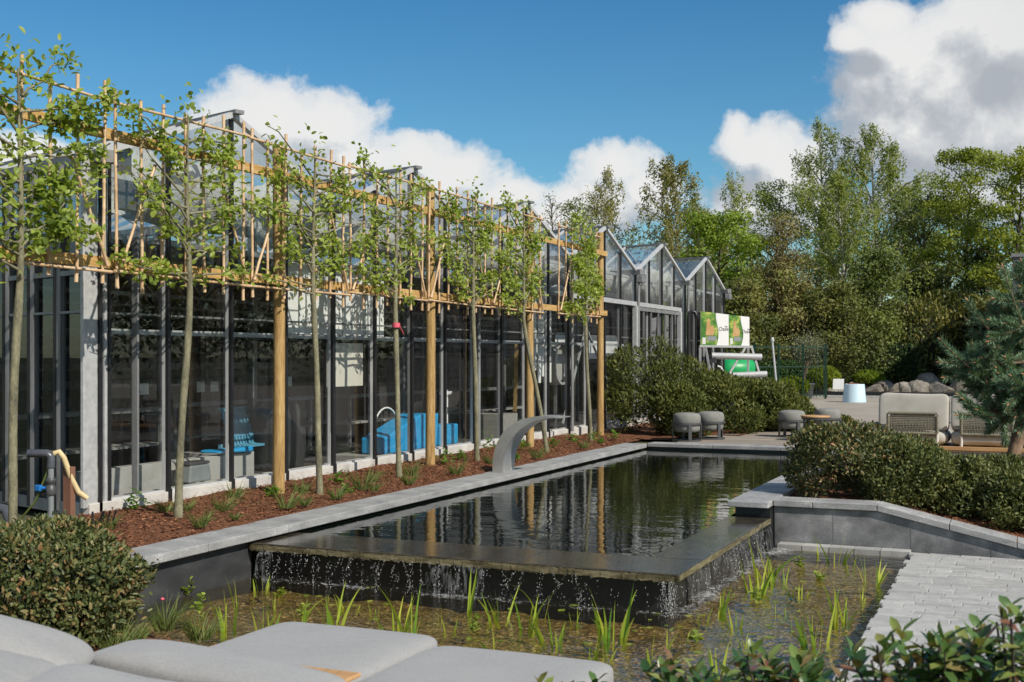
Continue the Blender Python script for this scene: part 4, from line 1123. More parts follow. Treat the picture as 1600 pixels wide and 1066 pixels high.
GR = [(258, 985, .17, 'fine upright grass clump with a pink flower beside the pond, right of the left shrub'), (312, 1000, .15, 'airy grass clump between the left shrub and the left lounger'), (182, 1022, .14, 'yellowish grass at the foot of the left rounded shrub'), (210, 1000, .1, 'thin grass under the right side of the left rounded shrub')]
for i, (u, v, h, lab) in enumerate(GR):
    p = gp(u, v, -.27); g2 = np.random.RandomState(520 + i)
    o = thing('grass_clump', lab, 'grass', p, 0, 'grass clumps on the bank')
    leafobj('blades', blade_arrays(p, 90, h * 1.3, .006, .06, .5, g2, 5, .6), M['tuft'], o)
    if i == 0:
        q = Vector(p); obj('flower_stem', MB().tube([q, q + Vector((-.02, 0, .17))], .0025, 5), M['tuft'], o)
        obj('flower', MB().superell(q + Vector((-.02, 0, .18)), (.012, .012, .009), (2, 2), 10, 6), M['pink_tape'], o)
# a few loose floating leaves
V, F = leaf_arrays(np.array([gp(random.uniform(420, 1250), random.uniform(900, 1040), -.349) for _ in range(90)]), rs.normal(0, 1, (90, 3)) * (1, 1, .02), np.tile((0, 0, 1.0), (90, 1)), rs.uniform(.03, .09, 90), rs.uniform(.02, .06, 90), .02)
leafobj('floating_leaves', (V, F), M['lily'], kind='stuff')

# ------------------------------------------------------------------ shrubs
def lumps(dirs, seed, amp):
    g2 = np.random.RandomState(seed); s = 0
    for k in range(7):
        w = g2.normal(0, 2.2 + k * .7, 3); s = s + np.sin(dirs @ w + g2.uniform(0, 6.28)) / (1 + .35 * k)
    return 1 + amp * s / 2.2

def shrub(name, label, cat, c, rad, n, L, W, mat, seed, group=None, amp=.14, up=.3, core='shrub_core', base=0.0, shell=.3, tipup=0.0, fold=.2, sub=0, fine=False):
    """lumpy evergreen mass: leaves over a dark inner core, base = height of its foot"""
    g2 = np.random.RandomState(seed); c = np.array(c, float); rad = np.array(rad, float)
    t = thing(name, label, cat, (c[0], c[1], base), 0, group)
    d = unit(g2.normal(0, 1, (n, 3))); d[:, 2] = np.where(d[:, 2] < -.75, -d[:, 2], d[:, 2])
    k = lumps(d, seed, amp) * (1 - shell * g2.uniform(0, 1, n) ** 1.8)
    k = np.where(g2.uniform(0, 1, n) < .035, k * g2.uniform(1.03, 1.16, n), k)
    P = c + d * rad * k[:, None]
    if sub:
        sc = unit(g2.normal(0, 1, (sub, 3))); sc[:, 2] = np.where(sc[:, 2] < -.65, -sc[:, 2], sc[:, 2])
        sr = g2.uniform(.3, .46, sub); ix = g2.choice(sub, n, p=sr ** 2 / (sr ** 2).sum())
        d2 = unit(g2.normal(0, 1, (n, 3)) + sc[ix] * .7)
        P = c + rad * (sc[ix] * (lumps(sc, seed, amp) * .7)[ix][:, None] + d2 * (sr[ix] * (1 - .35 * g2.uniform(0, 1, n) ** 1.6))[:, None]); d = d2
    ok = P[:, 2] > base + .01
    P = P[ok]; d = d[ok]; m = len(P)
    D = unit(d * .8 + g2.normal(0, .7, (m, 3)) + np.array([0, 0, up])) ; N = d + g2.normal(0, .5, (m, 3)) + np.array([0, 0, .4])
    leafobj('foliage', (leaf_fine if fine else leaf_arrays)(P, D, N, g2.uniform(.65, 1.2, m) * L, g2.uniform(.7, 1.15, m) * W, fold, .1), M[mat], t)
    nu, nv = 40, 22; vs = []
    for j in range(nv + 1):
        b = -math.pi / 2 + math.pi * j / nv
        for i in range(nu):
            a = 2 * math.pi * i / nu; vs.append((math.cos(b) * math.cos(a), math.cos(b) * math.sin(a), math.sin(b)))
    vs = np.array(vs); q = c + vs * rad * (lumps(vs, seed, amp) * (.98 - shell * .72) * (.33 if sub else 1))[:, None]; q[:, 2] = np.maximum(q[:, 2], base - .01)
    obj('shade_core', MB().add([tuple(p) for p in q], [(j * nu + i, j * nu + (i + 1) % nu, (j + 1) * nu + (i + 1) % nu, (j + 1) * nu + i) for j in range(nv) for i in range(nu)], True), M[core], t)  # near-black blob stands in for the shade inside the leaves
    return t

shrub('rounded_shrub', 'large rounded evergreen shrub with reddish tips at the left edge by the coping', 'shrub', (-5.2, 5.15, -.03), (.66, .58, .37), 19000, .042, .02, 'shrub', 31, amp=.19, shell=.38, base=-.29, fine=True)
PS = [((-1.62, 11.35, .28), (.5, .42, .40), 'tallest dark rounded shrub at the corner of the planter wall by the pool'),
      ((-1.02, 11.5, .15), (.42, .4, .32), 'second shrub of the planter, just right of the tallest one'),
      ((-.55, 11.75, .06), (.42, .42, .28), 'olive green planter shrub in front of the first sofa seat'),
      ((-.12, 11.55, .02), (.4, .4, .27), 'planter shrub in front of the second sofa seat'),
      ((.3, 11.6, .02), (.42, .4, .28), 'planter shrub at the right edge of the picture, beside the pine trunk'),
      ((-1.2, 12.3, .14), (.5, .45, .3), 'planter shrub of the rear row behind the tallest one'),
      ((-.2, 12.6, .06), (.6, .45, .26), 'planter shrub of the rear row under the pine')]
for i, (c, r_, lab) in enumerate(PS):
    shrub('planter_shrub', lab, 'shrub', c, r_, 7500, .046, .021, 'shrub2' if i not in (0,) else 'shrub', 40 + i, 'shrubs in the right planter', sub=42, fine=True, amp=.24, base=planterz(c[0], c[1]), shell=.5, up=.6)
YW = [((-5.95, 20.0, .62), (.95, .85, .80), 'tall mound of dark yew right beside the end post'),
      ((-5.3, 19.3, .35), (.5, .45, .48), 'small yew mound in front of the tall one, beside the left stools'),
      ((-4.9, 20.6, .42), (.8, .7, .52), 'yew mound behind the two left stools'),
      ((-4.4, 21.3, .38), (.7, .65, .46), 'yew mound under the roller rack, between the pairs of stools'),
      ((-4.0, 21.5, .22), (.48, .45, .3), 'yew mound left of the right-hand stools'),
      ((-3.45, 22.0, .06), (.5, .45, .16), 'low loose yew mound behind the right-hand stools'),
      ((-5.3, 22.6, .4), (.9, .8, .5), 'yew mound in front of the black hooked pole')]
for i, (c, r_, lab) in enumerate(YW):
    shrub('yew_mound', lab, 'shrub', c, r_, 9000, .085, .026, 'yew', 60 + i, 'clipped yew mounds behind the stools', sub=34, amp=.25, up=.9, shell=.4, base=.0)
# foreground shrubs with large glossy leaves in whorls
def sprig_shrub(label, base, stems, seed, n_up=20):
    g2 = np.random.RandomState(seed); t = thing('glossy_shrub', label, 'shrub', base, 0, 'glossy shrubs in the foreground')
    st = MB(); P = []; D = []; n_up = 30
    for (dx, dy, top) in stems:
        a = Vector(base) + Vector((dx * .3, dy * .3, 0)); b = Vector((base[0] + dx, base[1] + dy, top))
        pts = [a.lerp(b, q) + Vector((.02 * math.sin(q * 5 + dx * 9), .02 * math.cos(q * 4 + dy * 7), 0)) for q in np.linspace(0, 1, 7)]
        st.tube(pts, [.007, .0065, .006, .0055, .005, .004, .003], 6)
        L = (b - a).length
        for k in range(n_up):
            q = 1 - .42 * (k / n_up) ** 1.2
            p = a.lerp(b, q); an = k * 2.39996 + g2.uniform(-.3, .3); el = .95 - 1.15 * min(1, k / 12) + g2.normal(0, .15)
            P.append(tuple(p)); D.append((math.cos(an) * math.cos(el), math.sin(an) * math.cos(el), math.sin(el)))
        for sh in range(4):
            q = g2.uniform(.6, .9); p0 = a.lerp(b, q); an = g2.uniform(0, 6.28); p1 = p0 + Vector((math.cos(an) * .09, math.sin(an) * .09, g2.uniform(.05, .11)))
            st.tube([p0, p0.lerp(p1, .5) + Vector((0, 0, -.01)), p1], [.004, .0035, .002], 5)
            for k in range(13):
                p = p0.lerp(p1, 1 - .6 * k / 13); an2 = k * 2.39996; el = 1.0 - 1.2 * min(1, k / 9) + g2.normal(0, .15)
                P.append(tuple(p)); D.append((math.cos(an2) * math.cos(el), math.sin(an2) * math.cos(el), math.sin(el)))
    obj('stems', st, M['dark_bark'], t)
    P = np.array(P); D = np.array(D); m = len(P); N = np.tile((0, 0, 1.0), (m, 1)) + g2.normal(0, .25, (m, 3))
    leafobj('leaves', leaf_fine(P, D, N, g2.uniform(.045, .072, m), g2.uniform(.022, .034, m), .14, .12), M['photinia'], t)
def stems_for(u0, u1, vtop, n, d, seed):
    g2 = random.Random(seed); out = []; c = dp((u0 + u1) / 2, 1066, d)
    for i in range(n):
        u = u0 + (u1 - u0) * (i + .5) / n + g2.uniform(-12, 12); dd = d + g2.uniform(-.22, .22)
        p = dp(u, vtop[i % len(vtop)] + 36 + g2.uniform(0, 25), dd); out.append((p[0] - c[0], p[1] - c[1], p[2]))
    return (c[0], c[1], -.29), out
b, s = stems_for(885, 935, [1030, 1048], 3, 3.5, 1); sprig_shrub('small reddish sprig of glossy leaves overlapping the right lounger', b, s, 71)
b, s = stems_for(1015, 1165, [1010, 1032, 1024], 8, 3.4, 2); sprig_shrub('low glossy shrub in the middle of the bottom edge, in front of the pond', b, s, 72)
b, s = stems_for(1175, 1335, [978, 1010, 990, 1024, 1000], 11, 3.3, 3); sprig_shrub('glossy shrub overlapping the near corner of the cobbled path', b, s, 73)
b, s = stems_for(1375, 1520, [985, 962, 1000, 948, 990], 13, 3.1, 4); sprig_shrub('tall glossy shrub with purple tips in front of the cobbled path', b, s, 74)
b, s = stems_for(1520, 1690, [925, 985, 960, 935, 900], 13, 3.1, 5); sprig_shrub('tallest glossy shrub at the bottom right corner', b, s, 75)

# ------------------------------------------------------------------ pine leaning in from the right
PN = thing('pine_tree', 'leaning pine with long blue-green needles at the right edge beside the sofas', 'tree', (-.12, 12.9, .0))
def P3(u, v, d): return Vector(dp(u, v, d))
tr = [Vector((-.14, 12.9, -.03)), P3(1583, 715, 12.4), P3(1598, 655, 12.3), P3(1622, 590, 12.2), P3(1650, 500, 12.2), P3(1668, 380, 12.2), P3(1660, 250, 12.3)]
obj('trunk', MB().tube(tr, [.075, .07, .065, .06, .05, .035, .015], 10), M['pine_bark'], PN)
br = MB(); P = []; D = []; Lg = []; buds = MB()
def shoot(a, b, n, nl=.085, bud=True, r=.008):
    a = Vector(a); b = Vector(b); d = (b - a); L = d.length; d.normalize()
    mid = a.lerp(b, .5) + Vector((0, 0, -.04 * L))
    br.tube([a, mid, b], [r * 1.4, r, r * .55], 6)
    s = d.cross(Vector((0, 0, 1))).normalized(); u = s.cross(d)
    for i in range(n):
        q = rs.uniform(.12, 1); p = a.lerp(b, q) + Vector((0, 0, -.04 * L * 4 * q * (1 - q)))
        an = rs.uniform(0, 6.283); w = s * math.cos(an) + u * math.sin(an)
        P.append(tuple(p)); D.append(tuple(d * rs.uniform(.45, 1.0) + w * rs.uniform(.5, .95))); Lg.append(nl * rs.uniform(.6, 1.15))
    if bud: buds.tube([b, b + d * .02, b + d * .05], [.009, .010, .002], 6)
def limb(a, b, nside, ln, seed):
    r = random.Random(seed); a = Vector(a); b = Vector(b); d = b - a
    br.tube([a, a.lerp(b, .5) + Vector((0, 0, -.03)), b], [.022, .016, .009], 7)
    for i in range(nside):
        q = .12 + .88 * (i + r.random() * .7) / nside; p = a.lerp(b, min(q, .98))
        v = d.normalized() * r.uniform(.35, .9) + Vector((r.uniform(-.7, .7), r.uniform(-.7, .7), r.uniform(-.1, .75)))
        shoot(p, p + v.normalized() * ln * r.uniform(.6, 1.15), int(360 * r.uniform(.8, 1.3)))
    shoot(b - d * .15, b + d.normalized() * ln, 220)
J = lambda q: tr[2].lerp(tr[3], q) if q < 1 else tr[3].lerp(tr[4], q - 1) if q < 2 else tr[4].lerp(tr[5], q - 2)
limb(J(.3), P3(1525, 645, 11.9), 18, .26, 1)
limb(J(.8), P3(1545, 610, 12.4), 21, .27, 2)
limb(J(.6), P3(1560, 660, 12.8), 18, .25, 3)
limb(J(1.0), P3(1520, 590, 12.1), 21, .3, 4)
limb(J(1.3), P3(1505, 565, 12.0), 13, .26, 5)
limb(J(1.5), P3(1570, 560, 12.6), 16, .27, 6)
limb(J(1.2), P3(1590, 615, 11.7), 18, .26, 11)
limb(J(2.0), P3(1560, 500, 12.2), 12, .3, 7)
limb(J(2.2), P3(1590, 470, 12.0), 9, .3, 8)
limb(J(1.1), P3(1650, 640, 11.9), 15, .26, 12)
limb(J(2.6), P3(1640, 420, 12.0), 12, .3, 9)
limb(J(1.8), P3(1535, 545, 12.3), 12, .28, 13)
limb(J(2.1), P3(1575, 520, 11.9), 12, .28, 14)
limb(J(.9), P3(1600, 650, 11.8), 14, .26, 15)
limb(J(2.3), P3(1605, 440, 12.2), 10, .3, 16)
shoot(P3(1600, 512, 12.0), P3(1567, 418, 11.9), 420, .09, True, .011)
shoot(P3(1515, 575, 12.0), P3(1470, 532, 11.9), 330, .085, True, .01)
shoot(P3(1545, 515, 12.0), P3(1512, 470, 12.0), 300, .085, True, .01)
obj('branches', br, M['pine_bark'], PN); obj('bud_tips', buds, M['bud'], PN, kind='stuff')
P = np.array(P); D = np.array(D)
leafobj('needles', leaf_arrays(P, D, rs.normal(0, 1, (len(P), 3)), np.array(Lg), .0062, .0), M['pine'], PN)
# ------------------------------------------------------------------ stools and side table
def make_stool(label, loc):
    t = thing('round_stool', label, 'stool', loc, 0, 'round stools on the deck')
    R_ = .215
    obj('cushion', MB().lathe([(.16, .14), (.195, .155), (.208, .2), (.208, .27), (.214, .285), (.218, .34), (.212, .395), (.19, .425), (.12, .44), (.0, .444)], (0, 0, 0), 32, capt=False), M['stool_fabric'], t, local=True)
    ring = MB(); n = 32
    def band(r0, r1, z0, z1):
        for i in range(n):
            a, b = 2 * math.pi * i / n, 2 * math.pi * (i + 1) / n
            p = lambda r, a, z: (r * math.cos(a), r * math.sin(a), z)
            for (q, w, e, s) in ((r1, r1, z0, z1), (r0, r0, z1, z0)):
                ring.quad(p(q, a, e), p(q, b, e), p(q, b, s), p(q, a, s))
            ring.quad(p(r1, a, z1), p(r1, b, z1), p(r0, b, z1), p(r0, a, z1)); ring.quad(p(r0, a, z0), p(r0, b, z0), p(r1, b, z0), p(r1, a, z0))
    band(.221, .232, .255, .285); obj('upper_ring', ring, M['dark_metal'], t, local=True)
    ring = MB(); band(.15, .232, 0.003, .022); obj('base_ring', ring, M['dark_metal'], t, local=True)
    for k in range(4):
        a = math.pi / 2 * k + .5
        Mx = Matrix.Rotation(a, 3, 'Z')
        obj('leg', MB().box((.226 * math.cos(a), .226 * math.sin(a), .138), (.012, .05, .235), Mx), M['dark_metal'], t, local=True)
    return t
s0 = make_stool('grey round stool furthest left, at the end of the pool', gp(1073, 689))
copy_tree(s0, gp(1110, 686), .4, 'grey round stool just right of the leftmost stool')
copy_tree(s0, gp(1237, 683), .2, 'grey round stool left of the small side table')
copy_tree(s0, gp(1293, 679), .9, 'grey round stool right behind the small side table')
p = gp(1274, 689)
t = thing('side_table', 'small round side table with a thin pale wooden top and dark legs', 'table', p)
obj('table_top', MB().lathe([(.222, .372), (.225, .378), (.225, .392), (.22, .396)], p, 36), M['teak'], t)
obj('apron', MB().lathe([(.21, .34), (.21, .371)], p, 36), M['dark_metal'], t)
for k in range(4):
    a = math.pi / 2 * k + .7; obj('leg', MB().box((p[0] + .195 * math.cos(a), p[1] + .195 * math.sin(a), .17), (.025, .025, .338), Matrix.Rotation(a, 3, 'Z')), M['dark_metal'], t)

# ------------------------------------------------------------------ sofa seats on a teak platform, seen from behind
pf = thing('sofa_platform', 'low grey timber platform with a teak edge under the sofa seats', 'platform', (-.3, 15.4, 0))
obj('deck_boards', MB().span((-1.75, 14.95, .2), (1.6, 16.1, .235)), M['teak'], pf, bevel=.004)
for i, (a, b) in enumerate(((-1.7, -.9), (-.9, -.35), (-.35, .2), (.2, 1.55))):
    obj('fascia_board', MB().span((a + .003, 14.97, .0), (b - .003, 15.0, .195)), M['grey_board'], pf)
obj('edge_rail', MB().span((-1.78, 14.93, .215), (1.62, 14.965, .262)), M['teak'], pf, bevel=.004)
def sofa(x, w, label, y=15.12):
    t = thing('outdoor_sofa', label, 'sofa', (x, y + .35, .235), 0, 'sofa seats seen from behind')
    Mx = Matrix.Rotation(R(-12), 3, 'X')
    obj('back_cushion', MB().superell((x + .0, y + .18, .635), (w / 2 + .035, .11, .225), (12, 8), 56, 24, Mx, .006, x), M['beige_fabric'], t)
    obj('seat_cushion', MB().superell((x, y + .42, .345), (w / 2 + .035, .44, .105), (8, 3.5), 56, 20, None, .004, x), M['beige_fabric'], t)
    a, b = x - w / 2 + .09, x + w / 2 - .09
    fr = MB()
    lo = (y - .015); 
    for q in (a, b): fr.tube([(q, lo, .24), (q, lo - .005, .4), (q, lo - .03, .6), (q + (.02 if q == a else -.02), lo - .034, .632)], .017, 10)
    obj('frame', fr, M['white_metal'], t)
    rr = MB(); rr.tube([(a, lo - .032, .636), (b, lo - .032, .636)], .021, 10); rr.tube([(a, lo - .012, .395), (b, lo - .012, .395)], .021, 10)
    rr.tube([(a, lo - .014, .4), (a, lo - .032, .63)], .019, 8); rr.tube([(b, lo - .014, .4), (b, lo - .032, .63)], .019, 8)
    wv = obj('rope_back', rr, M['rope'], t)
    ww = MB(); n = int((b - a) / .017)
    for i in range(n + 1): 
        q = a + (b - a) * i / n; ww.tube([(q, lo - .014 - .006 * (i % 2), .4), (q, lo - .024 + .008 * (i % 2), .5), (q, lo - .032 - .006 * (i % 2), .635)], .0058, 5, False)
    for k in range(9): ww.tube([(a, lo - .017 - .0018 * k, .455 + .02 * k), (b, lo - .017 - .0018 * k, .455 + .02 * k)], .0075, 5, False)
    obj('woven_cords', ww, M['rope'], wv)
sofa(-1.3, .74, 'first beige sofa seat from the left with a woven olive back')
sofa(-.47, .74, 'second beige sofa seat, half behind the pine needles')
sofa(.37, .74, 'third beige sofa seat at the right edge of the picture, behind the pine trunk')
t = thing('arm_cushion', 'small dark armrest at the left end of the first sofa seat', 'armrest', (-1.75, 15.3, .235)); obj('arm_frame', MB().tube([(-1.75, 15.12, .24), (-1.75, 15.12, .46), (-1.75, 15.6, .46), (-1.75, 15.6, .24)], .016, 8), M['dark_metal'], t); obj('arm_pad', MB().span((-1.775, 15.15, .478), (-1.725, 15.58, .5)), M['piping_and_shade'], t)

# ------------------------------------------------------------------ loungers in the foreground
def slab(c, s, e=(12, 4.6), Mx=None, lump=.003, seed=0): return MB().superell(c, s, e, 64, 24, Mx, lump, seed)
def lounger_frame(t, x0, x1, y0, y1, z):
    obj('frame', MB().span((x0 + .02, y0, z - .08), (x0 + .06, y1 - .03, z)).span((x1 - .06, y0, z - .08), (x1 - .02, y1 - .03, z)).span((x0 + .06, y1 - .07, z - .08), (x1 - .06, y1 - .03, z)), M['teak'], t)
    for x in (x0 + .05, x1 - .05):
        for y in (y0 + .1, y1 - .12): obj('leg', MB().span((x - .025, y - .025, -.29), (x + .025, y + .025, z - .081)), M['teak'], t)
ZT = .085
LA = thing('sun_lounger', 'left of the two grey loungers at the bottom, with its back rest tilted up', 'sun lounger', (-2.84, 3.9, -.29), 0, 'grey sun loungers in the foreground')
obj('mattress', slab((-2.84, 4.02, ZT - .08), (.43, .80, .085), seed=1), M['grey_fabric'], LA)
lounger_frame(LA, -3.27, -2.41, 2.75, 4.78, ZT - .165)
Mb = Matrix.Rotation(R(-24), 3, 'X')
obj('back_rest', slab((-2.72, 3.36, .02), (.42, .36, .075), (10, 3.4), Mb, .004, 2), M['grey_fabric'], LA)
def head_cushion(par, c, s, Mp, e, sd):
    h = obj('head_cushion', slab(c, s, e, Mp, .003, sd), M['grey_fabric'], par)
    obj('piping_and_shade', MB().tube([Vector(c) + Mp @ Vector((s[0] * 1.004 * math.copysign(abs(math.cos(a)) ** (2 / e[0]), math.cos(a)), s[1] * 1.006 * math.copysign(abs(math.sin(a)) ** (2 / e[0]), math.sin(a)), -.022)) for a in np.linspace(0, 6.283, 90)], .010, 6, False), M['piping_and_shade'], h)  # dark tube paints the shaded crease below the cushion
head_cushion(LA, (-2.53, 3.30, .25), (.47, .14, .06), Matrix.Rotation(R(3), 3, 'Y') @ Matrix.Rotation(R(1), 3, 'X'), (7, 2.6), 3)
def edge_piping(ob, c, s, e):
    for dz in (.035, -.035):
        k = .985
        obj('piping_and_shade', MB().tube([Vector(c) + Vector((s[0] * k * math.copysign(abs(math.cos(a)) ** (2 / e), math.cos(a)), s[1] * k * math.copysign(abs(math.sin(a)) ** (2 / e), math.sin(a)), dz)) for a in np.linspace(0, 6.283, 160)], .0045, 6, False), M['grey_fabric'], ob)
edge_piping([o for o in LA.children if o.name.startswith('mattress')][0], (-2.84, 4.02, ZT - .08), (.43, .80), 10)
LB = thing('sun_lounger', 'right of the two grey loungers at the bottom, lying flat', 'sun lounger', (-1.98, 3.7, -.29), 0, 'grey sun loungers in the foreground')
obj('mattress', slab((-1.975, 3.72, ZT - .085), (.43, 1.0, .085), seed=4), M['grey_fabric'], LB)
edge_piping([o for o in LB.children if o.name.startswith('mattress')][0], (-1.975, 3.72, ZT - .085), (.43, 1.0), 10)
lounger_frame(LB, -2.405, -1.545, 2.75, 4.68, ZT - .17)
tt = thing('teak_tray', 'small teak tray lying across the left lounger mattress', 'tray', (-2.54, 3.82, .09))
obj('tray_board', MB().prism([(-2.74, 3.7), (-2.34, 3.7), (-2.34, 3.95), (-2.70, 3.95)], ZT + .012, ZT + .03, 2), M['teak'], tt, bevel=.006)
for i in range(5): obj('groove', MB().span((-2.66 + .06 * i, 3.71, ZT + .0302), (-2.658 + .06 * i, 3.94, ZT + .0306)), M['piping_and_shade'], tt)
LC = thing('sun_lounger', 'grey lounger at the bottom left corner with a thick rounded head cushion', 'sun lounger', (-3.3, 2.9, -.29), 0, 'grey sun loungers in the foreground')
obj('mattress', slab((-3.2, 2.75, -.03), (.42, .5, .085), seed=5), M['grey_fabric'], LC)
obj('back_rest', slab(dp(195, 1128, 3.2), (.30, .2, .1), (6, 3), Matrix.Rotation(R(20), 3, 'Z') @ Matrix.Rotation(R(9), 3, 'Y'), .006, 6), M['grey_fabric'], LC)
obj('side_cushion', slab(dp(-55, 1086, 3.4), (.22, .26, .1), (6, 3), Matrix.Rotation(R(24), 3, 'Z') @ Matrix.Rotation(R(10), 3, 'Y'), .006, 9), M['grey_fabric'], LC)
head_cushion(LC, dp(-15, 1004, 3.8), (.31, .16, .068), Matrix.Rotation(R(26), 3, 'Z') @ Matrix.Rotation(R(15), 3, 'Y') @ Matrix.Rotation(R(2), 3, 'X'), (5, 2.6), 7)
lounger_frame(LC, -3.65, -2.8, 2.3, 3.2, ZT - .185)

# ------------------------------------------------------------------ pump pipes by the corner column
sp_ = thing('standpipe', 'grey plastic standpipe with a blue tap and dark elbow by the corner column', 'pipe', (-6.62, 6.72, 0))
x, y = -6.62, 6.72
obj('riser', MB().tube([(x, y, -.05), (x, y, .56)], .022, 12), M['pvc'], sp_)
obj('elbow', MB().tube([(x, y, .5), (x, y, .58), (x - .02, y - .01, .605), (x - .16, y - .06, .605)], .03, 12), M['pvc_dark'], sp_)
obj('coupling', MB().lathe([(.032, .3), (.036, .31), (.036, .36), (.03, .365), (.03, .385), (.036, .39), (.036, .42), (.03, .425)], (x, y, 0), 16), M['dark_metal'], sp_)
obj('tap_handle', MB().tube([(x, y, .35), (x - .07, y - .03, .35)], .014, 8).box((x - .085, y - .036, .35), (.05, .03, .045)), M['blue_plastic'], sp_, bevel=.005)
tag(obj('cream_hose', MB().tube([(x + .0, y + .03, .6), (x + .03, y + .05, .615), (x + .055, y + .07, .57), (x + .085, y + .11, .42), (x + .12, y + .15, .31), (x + .17, y + .19, .26)], .021, 12), M['hose']), 'cream ribbed hose hanging from the standpipe elbow', 'hose')
tag(obj('wooden_stake', MB().span((x + .03, y + .09, -.05), (x + .1, y + .14, .5)), M['rust_post']), 'red-brown square stake right behind the grey standpipe', 'stake')
lp = thing('drain_pipe', 'thick dark elbow pipe running from the left edge into the ground by the first tree', 'pipe', (-6.75, 6.45, 0))
obj('horizontal_run', MB().tube([(-7.6, 6.35, .2), (-6.93, 6.52, .215)], .026, 12), M['pvc'], lp)
obj('elbow', MB().tube([(-6.95, 6.515, .215), (-6.86, 6.53, .2), (-6.82, 6.53, .12), (-6.78, 6.53, -.06)], [.036, .04, .042, .042], 14), M['pvc_dark'], lp)
obj('collar', MB().tube([(-6.822, 6.53, .07), (-6.80, 6.53, .03)], .05, 14), M['pvc_dark'], lp)
tag(obj('hanging_cable', MB().tube([(x - .02, y, .5), (x - .12, y - .03, .25), (x - .3, y - .05, .06), (x - .5, y - .08, .0)], .008, 6), M['tuft']), 'thin yellow-green cable sagging from the standpipe to the ground', 'cable')
ck = MB()
for k in range(5): 
    a = random.uniform(0, 3); ck.tube([(x + .22 + .03 * math.cos(a + q) + .02 * k, y + .22 + .03 * k, .16 - .2 * q / 3) for q in np.linspace(0, 3, 8)], .008, 6)
tag(obj('black_cables', ck, M['rubber']), 'black cables hanging below the hose end at the corner column', 'cable')

# ------------------------------------------------------------------ roller rack with the printed sign
d = 27.0
RK = thing('roller_rack', 'grey steel A-frame rack with padded rollers under the printed sign', 'rack', (dp(1135, 645, d)[0], dp(1135, 645, d)[1], 0))
def D_(u, v, dd=d): return dp(u, v, dd)
def ground_at(u, dd): q = dp(u, 0, dd); return (q[0], q[1], 0.0)
for (u0, v0, u1, v1, dd) in ((1094, 541, 1093, 645, d), (1102, 541, 1122, 645, d), (1169, 541, 1168, 645, d + .6), (1174, 541, 1206, 650, d), (1166, 541, 1137, 588, d)):
    obj('leg', MB().bar(D_(u0, v0, dd), D_(u1, v1, dd), .045, .045), M['galv'], RK)
obj('head_bar', MB().bar(D_(1093, 541), D_(1176, 542), .05, .05), M['galv'], RK)
obj('roller', MB().tube([D_(1112, 556), D_(1190, 558)], .075, 14), M['galv'], RK)
obj('roller', MB().tube([D_(1140, 587), D_(1198, 584.5)], .07, 14), M['galv'], RK)
obj('bracket', MB().box(D_(1114, 561), (.14, .1, .18)), M['dark_metal'], RK)
obj('brace', MB().tube([D_(1121, 572), D_(1126, 574), D_(1137, 592)], .025, 8), M['galv'], RK)
# sign: two printed pictures with wavy white text panels, built on its own plane
SG = thing('printed_sign', 'wide printed sign with two garden pictures and two wavy white text panels', 'sign', D_(1133, 541))
A0 = Vector(D_(1094.5, 541, d)); B0 = Vector(D_(1171, 541, d)); A1 = Vector(D_(1094.5, 486.5, d)); B1 = Vector(D_(1171, 495.5, d))
ax = (B0 - A0); sd = ax.normalized(); nrm = Vector((sd.y, -sd.x, 0))
def S(a, b, o=0.0):
    lo = A0.lerp(B0, a); hi = A1.lerp(B1, a); return lo.lerp(hi, b) + nrm * o
mb = MB(); mb.add([S(0, 0), S(1, 0), S(1, 1), S(0, 1), S(0, 0, -.02), S(1, 0, -.02), S(1, 1, -.02), S(0, 1, -.02)], [(0, 1, 2, 3), (7, 6, 5, 4), (0, 4, 5, 1), (1, 5, 6, 2), (2, 6, 7, 3), (3, 7, 4, 0)])
obj('board', mb, M['paper'], SG)
def wavy(a0, a1, o, mat, nm):
    n = 12; L = []; Rr = []
    for i in range(n + 1):
        b = i / n; w = .028 * math.sin((b - .1) * 5.6) 
        L.append(S(a0 + w, b, o)); Rr.append(S(a1, b, o))
    m = MB()
    for i in range(n): m.quad(L[i], Rr[i], Rr[i + 1], L[i + 1])
    return obj(nm, m, M[mat], SG)
def block(a0, a1, o, mat, nm, b0=0, b1=1): m = MB(); m.quad(S(a0, b0, o), S(a1, b0, o), S(a1, b1, o), S(a0, b1, o)); return obj(nm, m, M[mat], SG)
for (a, b, c) in ((0.005, .34, .575), (.578, .845, .995)):
    pic = block(a, b + .03, .004, 'picture', 'garden_picture')
    w = b - a
    def poly(pts, mat, o, nm): return obj(nm, MB().add([S(a + w * p, q, o) for p, q in pts], [tuple(range(len(pts)))]), M[mat], pic)
    poly([(.3, .32), (.78, .32), (.85, .5), (.72, .62), (.6, .58), (.55, .8), (.42, .82), (.35, .6)], 'skin_tan', .006, 'printed_figure')
    poly([(.38, .16), (.95, .16), (.95, .3), (.42, .3)], 'print_grey', .007, 'printed_bowl')
    poly([(.1, .06), (.3, .06), (.3, .25), (.1, .25)], 'paper', .008, 'printed_caption')
    wavy(b, c, .010, 'white_panel', 'white_text_panel')
